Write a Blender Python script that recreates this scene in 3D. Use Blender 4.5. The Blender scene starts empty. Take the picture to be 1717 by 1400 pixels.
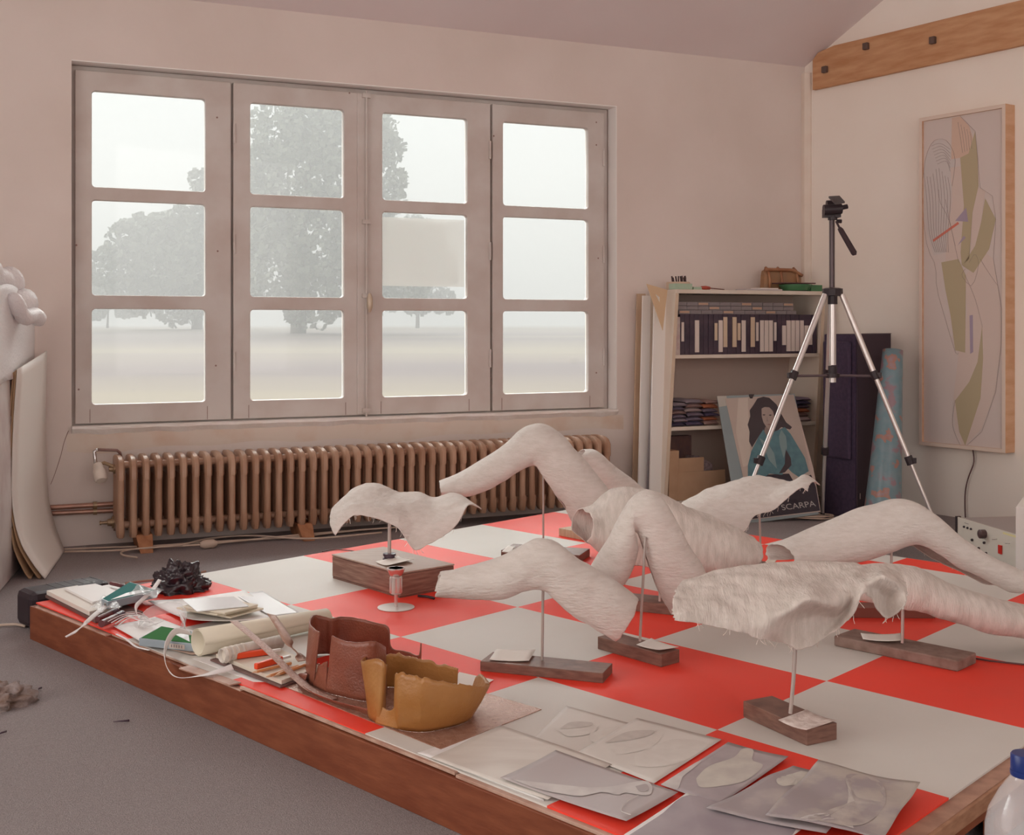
import bpy, bmesh, math, random
from mathutils import Vector, Matrix, noise
C = bpy.context.scene
col = bpy.context.scene.collection
random.seed(7)
rnd = random.uniform
W, HT = 1717, 1400
F, CX, HY, H = 2000.0, 858.5, 545.0, 0.95      # focal length and horizon in pixels, eye height in metres
T = 0.11                                        # top of the platform

# ---------------------------------------------------------------- camera
cam_data = bpy.data.cameras.new('camera'); cam = bpy.data.objects.new('camera', cam_data); col.objects.link(cam)
cam.location = (0, 0, H); cam.rotation_euler = (math.pi / 2, 0, 0)
cam_data.sensor_width = 36.0; cam_data.sensor_fit = 'HORIZONTAL'; cam_data.lens = 36.0 * F / W
cam_data.shift_y = -(HT / 2 - HY) / W
cam_data.clip_end = 1000
C.camera = cam
# ---------------------------------------------------------------- view and light
C.view_settings.view_transform = 'Standard'; C.view_settings.look = 'None'
C.view_settings.gamma = 1; C.view_settings.use_curve_mapping = False
C.view_settings.exposure = 0.74
C.cycles.use_denoising = True
C.cycles.volume_bounces = 3
C.cycles.max_bounces = 12; C.cycles.diffuse_bounces = 8
C.cycles.transparent_max_bounces = 12
C.cycles.sample_clamp_indirect = 6
w = bpy.data.worlds.new('overcast_sky'); C.world = w; w.use_nodes = True
nt = w.node_tree; nt.nodes.clear()
def wn(t, **k):
    n = nt.nodes.new(t)
    for a, b in k.items(): setattr(n, a, b)
    return n
tc = wn('ShaderNodeTexCoord'); sep = wn('ShaderNodeSeparateXYZ'); nt.links.new(tc.outputs['Generated'], sep.inputs[0])
# foggy sky: dim white at the horizon, a bright zone added high above the field to light the room, low sky behind and left brightened as fill
def mr(src, a, b, c=0, d=1):
    n = wn('ShaderNodeMapRange', interpolation_type='SMOOTHSTEP'); n.inputs[1].default_value = a; n.inputs[2].default_value = b; n.inputs[3].default_value = c; n.inputs[4].default_value = d
    nt.links.new(src, n.inputs[0]); return n.outputs[0]
def mul(a, b):
    n = wn('ShaderNodeMath', operation='MULTIPLY'); nt.links.new(a, n.inputs[0]); nt.links.new(b, n.inputs[1]); return n.outputs[0]
dt = wn('ShaderNodeVectorMath', operation='DOT_PRODUCT'); nt.links.new(tc.outputs['Generated'], dt.inputs[0]); dt.inputs[1].default_value = (-.408, .913, 0)
glow = mul(mul(mr(sep.outputs['Z'], .19, .36), mr(sep.outputs['Z'], .85, .65)), mr(dt.outputs['Value'], .25, .6))
rear = mul(mr(sep.outputs['Y'], .05, -.5), mr(sep.outputs['Z'], .62, .40))
def mixc(f, a, b):
    n = wn('ShaderNodeMix', data_type='RGBA'); nt.links.new(f, n.inputs['Factor'])
    if isinstance(a, tuple): n.inputs['A'].default_value = (*a, 1)
    else: nt.links.new(a, n.inputs['A'])
    n.inputs['B'].default_value = (*b, 1); return n.outputs['Result']
sky = mixc(mr(sep.outputs['Z'], .2, .6), (.58, .60, .60), (1.1, 1.12, 1.12))
left = mul(mr(sep.outputs['X'], -.5, -.8), mr(sep.outputs['Z'], .62, .40))
sky = mixc(rear, sky, (1.5, 1.34, 1.28))
sky = mixc(left, sky, (2.3, 2.15, 2.0))
sky = mixc(glow, sky, (9.8, 10.0, 9.7))
bg = wn('ShaderNodeBackground'); out = wn('ShaderNodeOutputWorld')
nt.links.new(sky, bg.inputs[0]); nt.links.new(bg.outputs[0], out.inputs[0])
bg.inputs[1].default_value = 1.0

# ---------------------------------------------------------------- projecting the photograph onto real planes
def G(x, y, z=0.0):
    Y = (H - z) * F / (y - HY); return Vector(((x - CX) / F * Y, Y, z))
def V(x, y, Y):
    return Vector(((x - CX) / F * Y, Y, H - (y - HY) / F * Y))
def on_plane(x, y, o, n):
    d = Vector(((x - CX) / F, 1, -(y - HY) / F)); c = Vector((0, 0, H))
    return c + d * ((o - c).dot(n) / d.dot(n))
WD = Vector((.913, .408, 0)).normalized(); WN = Vector((WD.y, -WD.x, 0))      # window wall: along, and into the room
WO = Vector((-1.924, 5.108, 0))
CORNER = WO + WD * 3.91
RD = Vector((.562, -.827, 0)).normalized(); RN = Vector((RD.y, -RD.x, 0))     # right wall: along towards the viewer, and into the room
def L(u, v, z): return WO + WD * u + WN * v + Vector((0, 0, z))
def WP(x, y, v=0.0):
    return on_plane(x, y, WO + WN * v, WN)
def uz(x, y, v=0.0):
    p = WP(x, y, v); return (p - WO).dot(WD), p.z
def LR(u, v, z): return CORNER + RD * u + RN * v + Vector((0, 0, z))
def ruz(x, y, v=0.0):
    p = on_plane(x, y, CORNER + RN * v, RN); return (p - CORNER).dot(RD), p.z
PA = Vector((.363, -.369, 0)); PB = Vector((.3165, .339, 0)); PO = Vector((-.300, 3.214, 0))
def PT(a, b, z=T): p = PO + PA * a + PB * b; p.z = z; return p

# ---------------------------------------------------------------- materials
MATS = {}
def M(name, c, rough=.65, c2=None, scale=12, amount=1.0, bump=0, bscale=150, metal=0, stretch=(1, 1, 1), spec=.4, alpha=1, trans=0, sheen=0, contrast=(.35, .65), detail=6, sss=0):
    if name in MATS: return MATS[name]
    m = bpy.data.materials.new(name); m.use_nodes = True; n = m.node_tree; b = n.nodes['Principled BSDF']
    b.inputs['Roughness'].default_value = rough; b.inputs['Metallic'].default_value = metal
    b.inputs['Specular IOR Level'].default_value = spec; b.inputs['Alpha'].default_value = alpha
    b.inputs['Transmission Weight'].default_value = trans; b.inputs['Sheen Weight'].default_value = sheen
    if sss: b.inputs['Subsurface Weight'].default_value = sss; b.inputs['Subsurface Scale'].default_value = .01
    b.inputs['Base Color'].default_value = (*c, 1)
    if c2 or bump:
        t = n.nodes.new('ShaderNodeTexCoord'); mp = n.nodes.new('ShaderNodeMapping'); mp.inputs['Scale'].default_value = stretch
        n.links.new(t.outputs['Object'], mp.inputs[0])
    if c2:
        ns = n.nodes.new('ShaderNodeTexNoise'); ns.inputs['Scale'].default_value = scale; ns.inputs['Detail'].default_value = detail
        n.links.new(mp.outputs[0], ns.inputs['Vector'])
        r = n.nodes.new('ShaderNodeMapRange'); r.inputs[1].default_value, r.inputs[2].default_value = contrast; r.inputs[4].default_value = amount
        n.links.new(ns.outputs[0], r.inputs[0])
        x = n.nodes.new('ShaderNodeMix'); x.data_type = 'RGBA'; x.inputs['A'].default_value = (*c, 1); x.inputs['B'].default_value = (*c2, 1)
        n.links.new(r.outputs[0], x.inputs['Factor']); n.links.new(x.outputs['Result'], b.inputs['Base Color'])
    if bump:
        nb = n.nodes.new('ShaderNodeTexNoise'); nb.inputs['Scale'].default_value = bscale; nb.inputs['Detail'].default_value = 5
        n.links.new(mp.outputs[0], nb.inputs['Vector'])
        bp = n.nodes.new('ShaderNodeBump'); bp.inputs['Strength'].default_value = bump; bp.inputs['Distance'].default_value = .004
        n.links.new(nb.outputs[0], bp.inputs['Height']); n.links.new(bp.outputs[0], b.inputs['Normal'])
    MATS[name] = m; return m

# ---------------------------------------------------------------- mesh helpers
ORI = {}
class MB:
    def __init__(s): s.v = []; s.f = []; s.mi = []; s.cur = 0
    def add(s, vs, fs):
        k = len(s.v); s.v += [Vector(p) for p in vs]; s.f += [tuple(i + k for i in f) for f in fs]; s.mi += [s.cur] * len(fs); return s
    def hexa(s, p):      # 4 bottom, 4 top
        return s.add(p, [(3, 2, 1, 0), (4, 5, 6, 7), (0, 1, 5, 4), (1, 2, 6, 5), (2, 3, 7, 6), (3, 0, 4, 7)])
    def frame(s, o, a, b, c):   # box from corner o along three vectors
        o, a, b, c = map(Vector, (o, a, b, c)); return s.hexa([o, o + a, o + a + b, o + b, o + c, o + a + c, o + a + b + c, o + b + c])
    def ub(s, u0, u1, v0, v1, z0, z1, LF=None):      # box in window wall coordinates
        LF = LF or L
        return s.hexa([LF(u0, v1, z0), LF(u1, v1, z0), LF(u1, v0, z0), LF(u0, v0, z0), LF(u0, v1, z1), LF(u1, v1, z1), LF(u1, v0, z1), LF(u0, v0, z1)])
    def prism(s, pts, up):
        pts = [Vector(p) for p in pts]; up = Vector(up); n = len(pts)
        s.add(pts + [p + up for p in pts], [tuple(range(n - 1, -1, -1)), tuple(range(n, 2 * n))] + [(i, (i + 1) % n, n + (i + 1) % n, n + i) for i in range(n)]); return s
    def tube(s, path, r, seg=10, cap=True):
        path = [Vector(p) for p in path]; n = len(path); rs = r if isinstance(r, (list, tuple)) else [r] * n
        vs = []; up = None
        for i, p in enumerate(path):
            d = (path[min(i + 1, n - 1)] - path[max(i - 1, 0)]).normalized()
            if up is None:
                up = d.cross(Vector((0, 0, 1)) if abs(d.z) < .9 else Vector((1, 0, 0))).normalized()
            up = (up - d * up.dot(d)).normalized(); q = d.cross(up)
            for k in range(seg):
                a = 2 * math.pi * k / seg; vs.append(p + (up * math.cos(a) + q * math.sin(a)) * rs[i])
        fs = [(i * seg + k, i * seg + (k + 1) % seg, (i + 1) * seg + (k + 1) % seg, (i + 1) * seg + k) for i in range(n - 1) for k in range(seg)]
        if cap: fs += [tuple(range(seg - 1, -1, -1)), tuple((n - 1) * seg + k for k in range(seg))]
        return s.add(vs, fs)
    def lathe(s, o, prof, seg=32, ax=Vector((0, 0, 1))):
        return s.tube([Vector(o) + ax * z for r, z in prof], [max(r, 1e-4) for r, z in prof], seg)
    def grid(s, rows):
        m = len(rows[0]); return s.add([p for r in rows for p in r], [(i * m + j, i * m + j + 1, (i + 1) * m + j + 1, (i + 1) * m + j) for i in range(len(rows) - 1) for j in range(m - 1)])
    def obj(s, name, mat, parent=None, smooth=False, bevel=0, solid=0, sub=0, origin=None, offset=0):
        vs = s.v
        if parent is not None: o = ORI[parent.name]
        elif origin is not None: o = Vector(origin)
        else:
            xs = [p.x for p in vs]; ys = [p.y for p in vs]; o = Vector(((min(xs) + max(xs)) / 2, (min(ys) + max(ys)) / 2, min(p.z for p in vs)))
        me = bpy.data.meshes.new(name); me.from_pydata([p - o for p in vs], [], s.f); me.update()
        for m in (mat if isinstance(mat, (list, tuple)) else [mat]): me.materials.append(m)
        if len(me.materials) > 1:
            for p, i in zip(me.polygons, s.mi): p.material_index = i
        bm = bmesh.new(); bm.from_mesh(me); bmesh.ops.recalc_face_normals(bm, faces=bm.faces); bm.to_mesh(me); bm.free()
        if smooth:
            for p in me.polygons: p.use_smooth = True
            if smooth != True: me.set_sharp_from_angle(angle=math.radians(smooth))
        ob = bpy.data.objects.new(name, me); col.objects.link(ob)
        if parent is not None: ob.parent = parent
        else: ob.location = o
        ORI[ob.name] = o
        if bevel:
            x = ob.modifiers.new('bevel', 'BEVEL'); x.width = bevel; x.segments = 2; x.limit_method = 'ANGLE'
        if solid:
            x = ob.modifiers.new('solid', 'SOLIDIFY'); x.thickness = solid; x.offset = offset
        if sub:
            x = ob.modifiers.new('sub', 'SUBSURF'); x.levels = x.render_levels = sub
        return ob
def tag(o, label, cat, group=None, kind=None):
    o['label'] = label; o['category'] = cat
    if group: o['group'] = group
    if kind: o['kind'] = kind
    return o
def thing(name, loc, label, cat, group=None):
    o = bpy.data.objects.new(name, None); col.objects.link(o); o.location = loc; o.empty_display_size = .05
    ORI[o.name] = Vector(loc); return tag(o, label, cat, group)
def struct(o): o['kind'] = 'structure'; return o
def lab(o, l): o['label'] = l; return o
def dup(root, loc, label=None, group=None):
    r = root.copy(); col.objects.link(r); r.location = loc; ORI[r.name] = Vector(loc)
    if label: r['label'] = label
    if group: r['group'] = group
    for ch in list(root.children):
        c = ch.copy(); col.objects.link(c); c.parent = r; ORI[c.name] = Vector(loc)
        for g in list(ch.children):
            d = g.copy(); col.objects.link(d); d.parent = c
    return r
def plate(splines, fn, depth, bevel=0.0):
    """2D outlines (outer and holes) filled and extruded; fn maps (x, y, d) to the world."""
    cu = bpy.data.curves.new('outline', 'CURVE'); cu.dimensions = '2D'; cu.fill_mode = 'BOTH'; cu.extrude = depth / 2; cu.bevel_depth = bevel; cu.bevel_resolution = 1
    for pts in splines:
        sp = cu.splines.new('POLY'); sp.points.add(len(pts) - 1)
        for i, (x, y) in enumerate(pts): sp.points[i].co = (x, y, 0, 1)
        sp.use_cyclic_u = True
    ob = bpy.data.objects.new('outline', cu); col.objects.link(ob)
    dg = bpy.context.evaluated_depsgraph_get(); me = bpy.data.meshes.new_from_object(ob.evaluated_get(dg))
    mb = MB(); mb.add([fn(*v.co) for v in me.vertices], [tuple(p.vertices) for p in me.polygons])
    bpy.data.objects.remove(ob); bpy.data.curves.remove(cu); return mb
def text_mesh(txt, size, fn, depth=.0006):
    cu = bpy.data.curves.new('lettering', 'FONT'); cu.body = txt; cu.size = size; cu.extrude = depth; cu.align_x = 'CENTER'
    ob = bpy.data.objects.new('lettering', cu); col.objects.link(ob)
    dg = bpy.context.evaluated_depsgraph_get(); me = bpy.data.meshes.new_from_object(ob.evaluated_get(dg))
    mb = MB(); mb.add([fn(*v.co) for v in me.vertices], [tuple(p.vertices) for p in me.polygons])
    bpy.data.objects.remove(ob); bpy.data.curves.remove(cu); return mb
def rrect(x0, y0, x1, y1, r, n=5):
    o = []
    for cx, cy, a0 in ((x1 - r, y1 - r, 0), (x0 + r, y1 - r, 90), (x0 + r, y0 + r, 180), (x1 - r, y0 + r, 270)):
        for k in range(n + 1):
            a = math.radians(a0 + 90 * k / n); o.append((cx + r * math.cos(a), cy + r * math.sin(a)))
    return o
def cr(p0, p1, p2, p3, t):
    return tuple(.5 * ((2 * b) + (-a + c) * t + (2 * a - 5 * b + 4 * c - d) * t * t + (-a + 3 * b - 3 * c + d) * t ** 3) for a, b, c, d in zip(p0, p1, p2, p3))
def spline(pts, n):
    pts = [tuple(p) for p in pts]; out = []; m = len(pts)
    for i in range(n):
        t = i / (n - 1) * (m - 1); k = min(int(t), m - 2)
        out.append(cr(pts[max(k - 1, 0)], pts[k], pts[k + 1], pts[min(k + 2, m - 1)], t - k))
    return out
UP = Vector((0, 0, 1))
ORD = ['first', 'second', 'third', 'fourth', 'fifth', 'sixth', 'seventh', 'eighth', 'ninth', 'tenth', 'eleventh', 'twelfth', 'thirteenth', 'fourteenth', 'fifteenth', 'sixteenth', 'seventeenth', 'eighteenth', 'nineteenth', 'twentieth', 'twenty-first', 'twenty-second', 'twenty-third', 'twenty-fourth', 'twenty-fifth', 'twenty-sixth', 'twenty-seventh', 'twenty-eighth', 'twenty-ninth', 'thirtieth', 'thirty-first', 'thirty-second', 'thirty-third', 'thirty-fourth', 'thirty-fifth', 'thirty-sixth', 'thirty-seventh', 'thirty-eighth', 'thirty-ninth', 'fortieth', 'forty-first', 'forty-second', 'forty-third', 'forty-fourth', 'forty-fifth', 'forty-sixth', 'forty-seventh', 'forty-eighth']

# ================================================================ THE ROOM
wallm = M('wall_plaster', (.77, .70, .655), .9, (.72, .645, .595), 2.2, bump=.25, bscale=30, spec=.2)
rwallm = M('right_wall_plaster', (.90, .85, .78), .9, (.87, .81, .73), 2.0, bump=.2, bscale=25, spec=.2)
ceilm = M('ceiling_paint', (.78, .71, .71), .95, (.75, .67, .67), 1.5, spec=.2)
carpet = M('grey_carpet', (.37, .33, .33), .98, (.25, .22, .22), 320, bump=.9, bscale=420, spec=.1, contrast=(.3, .7))
LW = L(-2.1, 0, 0); LE = LW + WN * 6.6; REnd = LR(9.5, 0, 0)
zc = 2.40
# floor
fl = MB(); fl.prism([L(-2.4, -.35, 0), L(4.2, -.35, 0), LR(9.7, -.3, 0), LE + Vector((-.4, -.5, 0))], (0, 0, -.12))
struct(fl.obj('floor', carpet))
# window wall with its opening
VF = -.085
u0, _ = uz(120, 400, 0); u1, _ = uz(1034, 400, 0)
zs = uz(119, 717, 0)[1]; zt = uz(120, 100, 0)[1]
wb = MB()
wb.ub(-2.4, u0, 0, -.33, 0, zc + .3); wb.ub(u1, 4.25, 0, -.33, 0, zc + .3)
wb.ub(u0, u1, 0, -.33, 0, zs); wb.ub(u0, u1, 0, -.33, zt, zc + .3)
struct(wb.obj('wall_back', wallm))
# right wall, left wall, wall behind the viewer with its large windows
rw = MB(); rw.prism([LR(-.05, 0, 0), LR(9.7, 0, 0), LR(9.7, -.25, 0), LR(-.05, -.25, 0)], (0, 0, 4.4)); struct(rw.obj('wall_right', rwallm))
lw = MB()
def lb_(a, b, z0, z1): lw.prism([LW + WN * a + UP * z0, LW + WN * b + UP * z0, LW + WN * b - WD * .25 + UP * z0, LW + WN * a - WD * .25 + UP * z0], (0, 0, z1 - z0))
lb_(0, 1.9, 0, 4.4); lb_(4.5, 6.6, 0, 4.4); lb_(1.9, 4.5, 0, .3); lb_(1.9, 4.5, 2.5, 4.4); struct(lw.obj('wall_left', rwallm))  # opening added out of view so daylight reaches the right wall
bd = (REnd - LE); bl = bd.length; bd.normalize(); bn = Vector((bd.y, -bd.x, 0))
fw = MB()
def fb(a, b, z0, z1): fw.prism([LE + bd * a + UP * z0, LE + bd * b + UP * z0, LE + bd * b + bn * .25 + UP * z0, LE + bd * a + bn * .25 + UP * z0], (0, 0, z1 - z0))
ops = [(.35, 2.9), (3.3, 5.6)]; FZ0, FZ1 = .4, 2.9
fb(-.3, ops[0][0], 0, 4.4); fb(ops[0][1], ops[1][0], 0, 4.4); fb(ops[1][1], bl + .3, 0, 4.4)
for a, b in ops: fb(a, b, 0, FZ0); fb(a, b, FZ1, 4.4)
struct(fw.obj('wall_front', rwallm))
# ceiling: two slopes meeting in a ridge
RS = .48; RU = 3.2
ce = MB()
pa, pb = L(-2.6, -.4, zc - .4 * RS), L(10.5, -.4, zc - .4 * RS); pc, pd = L(10.5, RU, zc + RU * RS), L(-2.6, RU, zc + RU * RS); pe, pf = L(10.5, 11, zc + (2 * RU - 11) * RS), L(-2.6, 11, zc + (2 * RU - 11) * RS)
pe.z = pf.z = zc + RU * RS - .02 * 3
ce.prism([pa, pb, pc, pd], (0, 0, .12)); ce.prism([pd, pc, pe, pf], (0, 0, .12))
struct(ce.obj('ceiling', ceilm))
# corner boxing (painted board with a dark seam on each side)
tr = MB(); c0 = ruz(1345, 300)[0]
creamp = M('cream_paint', (.80, .73, .64), .6, (.66, .5, .4), 6, amount=.35)
cu0 = uz(1343, 300, 0)[0]
tr.prism([L(cu0, 0, 0), L(cu0, .03, 0), LR(.05, .0, 0) + RN * .012, LR(.05, -.01, 0), CORNER], (0, 0, 2.36))
struct(tr.obj('trim_1', creamp, bevel=.003))
# sill: worn plaster ledge
sl = MB(); n = 60; prof = []
for i in range(n + 1):
    u = u0 + (u1 - u0) * i / n; j = noise.noise(Vector((u * 9, 0, 0))) * .006
    prof.append([L(u, VF, zs + .001), L(u, 0, zs + .004 + j * .3), L(u, .018 + abs(j), zs + .002 + j * .4), L(u, .019 + j * .6, zs - .008 + j), L(u, 0.0005, zs - .03 + 2 * j)])
sl.grid(prof); struct(sl.obj('trim_2', M('white_sill_plaster', (.92, .91, .88), .7, (.8, .7, .6), 8, amount=.4, bump=.4, bscale=60)))
# lining added to the opening, whiter than the wall so its sides look lit
lm = M('pale_lining', (.90, .89, .87), .7)
ln_ = MB(); ln_.ub(u1 - .004, u1 + .0005, .0006, VF, zs, zt); struct(ln_.obj('trim_6', lm))
ln_ = MB(); ln_.ub(u0, u1, .0006, VF, zt - .004, zt + .0005); struct(ln_.obj('trim_7', lm))
# stained band of bare plaster below the window and hairline crack
st = MB(); rows = []
for i in range(41):
    u = u0 - .02 + (u1 - u0 + .06) * i / 40; j = noise.noise(Vector((u * 3, 5, 0)))
    rows.append([L(u, .0006, zs - .028), L(u, .0012, zs - .05), L(u, .0012, zs - .085 - .03 * j), L(u, .0006, zs - .10 - .035 * j)])
st.grid(rows); struct(st.obj('trim_3', M('stained_plaster', (.74, .66, .58), .9, (.68, .53, .42), 7, contrast=(.45, .75))))
cr_ = MB(); cp = [(115, 722), (108, 740), (103, 760), (97, 780), (90, 800), (85, 812)]
cr_.tube([WP(x, y, .001) for x, y in spline(cp, 18)], .0012, 5); struct(cr_.obj('trim_4', M('crack_dark', (.25, .15, .12), .9)))

# ---------------------------------------------------------------- window
wpaint = M('window_paint', (.66, .63, .60), .55, (.58, .52, .48), 5, bump=.1, bscale=40)
wdark = M('rusty_edge', (.30, .20, .17), .8)
def WL(x, y, d): return L(x, VF - d, y)
FU = {}
def U(x): return uz(x, 400, VF)[0]
def Z(x, y): return uz(x, y, VF)[1]
fu0, fu1 = u0 + .004, u1 - .004; fz0, fz1 = zs, zt - .0045
panes = [(150, 346), (415, 577), (636, 783), (838, 985)]
zr = [(Z(150, 681), Z(150, 515)), (Z(150, 498), Z(150, 333)), (Z(150, 317), Z(150, 150))]
zr = [(a, b) for a, b in zr]
sash_px = [(127, 384), (391, 604), (608, 818), (824, 1008)]
szb, szt = Z(127, 709), Z(127, 120)
spl = [[(fu0, fz0), (fu1, fz0), (fu1, fz1), (fu0, fz1)]]
for a, b in ((sash_px[0][0], sash_px[0][1]), (sash_px[1][0], sash_px[2][1]), (sash_px[3][0], sash_px[3][1])):
    spl.append([(U(a) + .008, szb + .012), (U(b) - .008, szb + .012), (U(b) - .008, szt - .012), (U(a) + .008, szt - .012)])
win = plate(spl, lambda x, y, d: L(x, VF - .035 - d, y), .05).obj('window_1', wpaint); struct(win); win['label'] = 'grey painted timber window of four casements with three panes each'
glassm = bpy.data.materials.new('window_glass'); glassm.use_nodes = True
gn = glassm.node_tree; gn.nodes.clear(); g1 = gn.nodes.new('ShaderNodeBsdfTransparent'); g2 = gn.nodes.new('ShaderNodeBsdfGlossy'); g2.inputs['Roughness'].default_value = .02
fr = gn.nodes.new('ShaderNodeFresnel'); fr.inputs[0].default_value = 1.25; gm = gn.nodes.new('ShaderNodeMixShader'); go = gn.nodes.new('ShaderNodeOutputMaterial')
g1.inputs[0].default_value = (.97, .98, .975, 1)
gn.links.new(fr.outputs[0], gm.inputs[0]); gn.links.new(g1.outputs[0], gm.inputs[1]); gn.links.new(g2.outputs[0], gm.inputs[2]); gn.links.new(gm.outputs[0], go.inputs[0])
for i, (a, b) in enumerate(sash_px):
    ua, ub_ = U(a), U(b); pu0, pu1 = U(panes[i][0]), U(panes[i][1])
    o = [[(ua, szb), (ub_, szb), (ub_, szt), (ua, szt)]] + [rrect(pu0 + .004, z0 + .004, pu1 - .004, z1 - .004, .02) for z0, z1 in zr]
    s = plate(o, lambda x, y, d: L(x, VF + .006 - d, y), .032, .004).obj('sash', wpaint, win, smooth=40)
    for z0, z1 in zr:
        p = MB(); p.ub(pu0 - .008, pu1 + .008, VF + .001, VF - .002, z0 - .008, z1 + .008); p.obj('pane', glassm, s)
    # panelled bottom rail joints
    j = MB()
    for uu in (pu0, pu1): j.ub(uu - .0012, uu + .0012, VF + .0282, VF + .027, szb, zr[0][0] - .012)
    j.obj('rail_joint', wdark, s)
    hx = {0: ua, 1: ua, 2: ub_, 3: ub_}[i]
    for zz in (.62, .5, .17, .85)[2:] + (.52,):
        hz = szb + (szt - szb) * zz; h = MB(); h.tube([L(hx, VF + .03, hz - .045), L(hx, VF + .03, hz + .045)], .0065, 10)
        if i in (0,): continue
        h.obj('hinge', wpaint, win, smooth=40)
um = (U(604) + U(608)) / 2
rb = MB(); rb.ub(um - .03, um + .012, VF + .034, VF + .022, szb, szt); rb.obj('cover_strip', wpaint, win, bevel=.004)
rod = MB(); rod.tube([L(um + .012, VF + .043, szb - .01), L(um + .012, VF + .043, szt + .012)], .0055, 8)
for zz in (szb + .02, szb + .6 * (szt - szb), szt - .01, szb + .37 * (szt - szb)): rod.ub(um - .008, um + .032, VF + .05, VF + .034, zz - .01, zz + .01)
rod.obj('espagnolette_bolt', wpaint, win, smooth=40)
hd = MB(); hz = Z(610, 508); hd.lathe(L(um + .02, VF + .03, hz), [(.004, 0), (.006, .03), (.012, .034), (.014, .042), (.001, .046)], 12, WN)
hd.tube([L(um + .02, VF + .068, hz - .045), L(um + .02, VF + .072, hz - .02), L(um + .02, VF + .072, hz + .02), L(um + .02, VF + .068, hz + .045)], [.006, .014, .014, .006], 12)
hd.obj('window_handle', M('worn_brass', (.62, .52, .40), .35, metal=.3), win, smooth=50)
dots = [(365, 421), (362, 613), (132, 653), (128, 411), (364, 197), (1000, 205), (1000, 243), (1003, 433), (1000, 625), (823, 634), (586, 156), (828, 228)]
dm = MB()
for x, y in dots:
    p = WP(x, y, VF + .0275); dm.lathe(p, [(.0045, 0), (.003, .001)], 8, WN)
dm.obj('screw_head', wdark, win)

# pale film standing in for a reflection in the middle pane
tp = MB(); a = U(637); b = U(779); tp.ub(a, b, VF - .004, VF - .005, Z(700, 480), Z(700, 366))
tag(tp.obj('pane_reflection', M('reflection_film', (.9, .9, .88), .5, alpha=.55)), 'pale translucent film standing in for a reflection in the middle pane right of the window handle', 'reflection')
# ================================================================ OUTSIDE
fieldm = M('stubble_field', (.19, .155, .115), .95, (.12, .09, .088), .09, stretch=(.12, 1, 1), contrast=(.40, .60), detail=9)
gs = []
for i in range(26):
    Y = 7 + i * i * .55; row = []
    zz = -.35 + max(0, min(1, (Y - 14) / 60)) * 1.08 + max(0, Y - 74) * .0006
    for j in range(21): row.append(Vector((-160 + 16 * j, Y, zz)))
    gs.append(row)
def gz(Y): return -.35 + max(0, min(1, (Y - 14) / 60)) * 1.08 + max(0, Y - 74) * .0006
g = MB(); g.grid(gs); fo = g.obj('ground_field', fieldm); fo['kind'] = 'structure'
leafm = M('distant_leaves', (.13, .15, .11), .9, (.20, .22, .17), .6)
barkm = M('bark', (.12, .10, .08), .9)
def tree(name, label, Y, base, blobs, trunk, n, leaf, group=None):
    bx_ = V(base, 553, Y); bx_.z = gz(Y); t = thing(name, bx_, label, 'tree' if 'oak' in name or 'tree' in name else 'bush', group)
    mb = MB(); tot = sum(r * r for _, _, r in blobs)
    for x, y, r in blobs:
        c = V(x, y, Y); R = r / F * Y
        for k in range(int(n * r * r / tot)):
            d = Vector((rnd(-1, 1), rnd(-1, 1), rnd(-1, 1)))
            if d.length > 1: d.normalize()
            jit = 1 + .35 * noise.noise((c + d * R) * .9)
            p = c + d * R * jit; a = Vector((rnd(-1, 1), rnd(-1, 1), rnd(-1, 1))).normalized(); b = a.orthogonal().normalized() * leaf * rnd(.5, 1.2); a = a.cross(b.normalized()) * leaf * rnd(.5, 1)
            mb.add([p - a, p + b, p + a, p - b], [(0, 1, 2, 3)])
    f = mb.obj('foliage', leafm, t); f['kind'] = 'stuff'
    tm = MB()
    for pth, r in trunk:
        q = [V(x, y, Y) for x, y in pth]
        tm.tube(q, [r * (1 - .7 * i / max(1, len(q) - 1)) for i in range(len(q))], 8)
    tm.obj('trunk', barkm, t, smooth=True)
    return t
tree('oak_tree', 'tall oak fading into the fog behind the two middle window casements', 62, 500,
     [(520, 215, 52), (470, 225, 48), (560, 240, 50), (430, 285, 42), (620, 225, 45), (655, 250, 26), (590, 300, 60), (500, 310, 66), (440, 370, 55), (540, 400, 75), (470, 450, 62), (610, 400, 62), (650, 330, 30), (665, 300, 18), (670, 410, 45), (600, 480, 55), (520, 500, 50), (680, 470, 42), (545, 180, 22), (490, 180, 20)],
     [([(500, 560), (502, 480), (508, 380), (515, 280)], .42), ([(506, 430), (560, 340), (610, 270)], .2), ([(505, 420), (460, 340), (440, 290)], .2), ([(512, 330), (525, 250), (540, 190)], .14)], 16000, .20)
tree('oak_tree', 'broad round tree fading into the fog behind the left window casement', 72, 330,
     [(330, 380, 48), (300, 400, 42), (380, 330, 50), (345, 310, 28), (400, 360, 50), (260, 400, 45), (220, 410, 42), (350, 440, 60), (270, 460, 55), (185, 450, 38), (310, 500, 45), (390, 440, 55), (230, 490, 40)],
     [([(330, 555), (333, 470), (345, 380)], .35), ([(333, 460), (300, 400)], .15)], 12000, .22)
tree('field_bush', 'low bushes in fog beyond the field, left of the round tree', 85, 190, [(150, 480, 25), (180, 500, 22), (120, 500, 25), (215, 512, 22), (160, 515, 20)], [([(180, 552), (182, 505)], .1)], 2600, .24)
tree('field_bush', 'low hedge in fog seen through the casement right of the handle', 85, 720, [(650, 385, 22), (700, 385, 26), (730, 400, 22), (690, 440, 45), (740, 450, 30), (655, 490, 32), (700, 500, 30), (745, 505, 22)], [([(700, 552), (702, 450)], .15)], 4500, .24)
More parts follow.
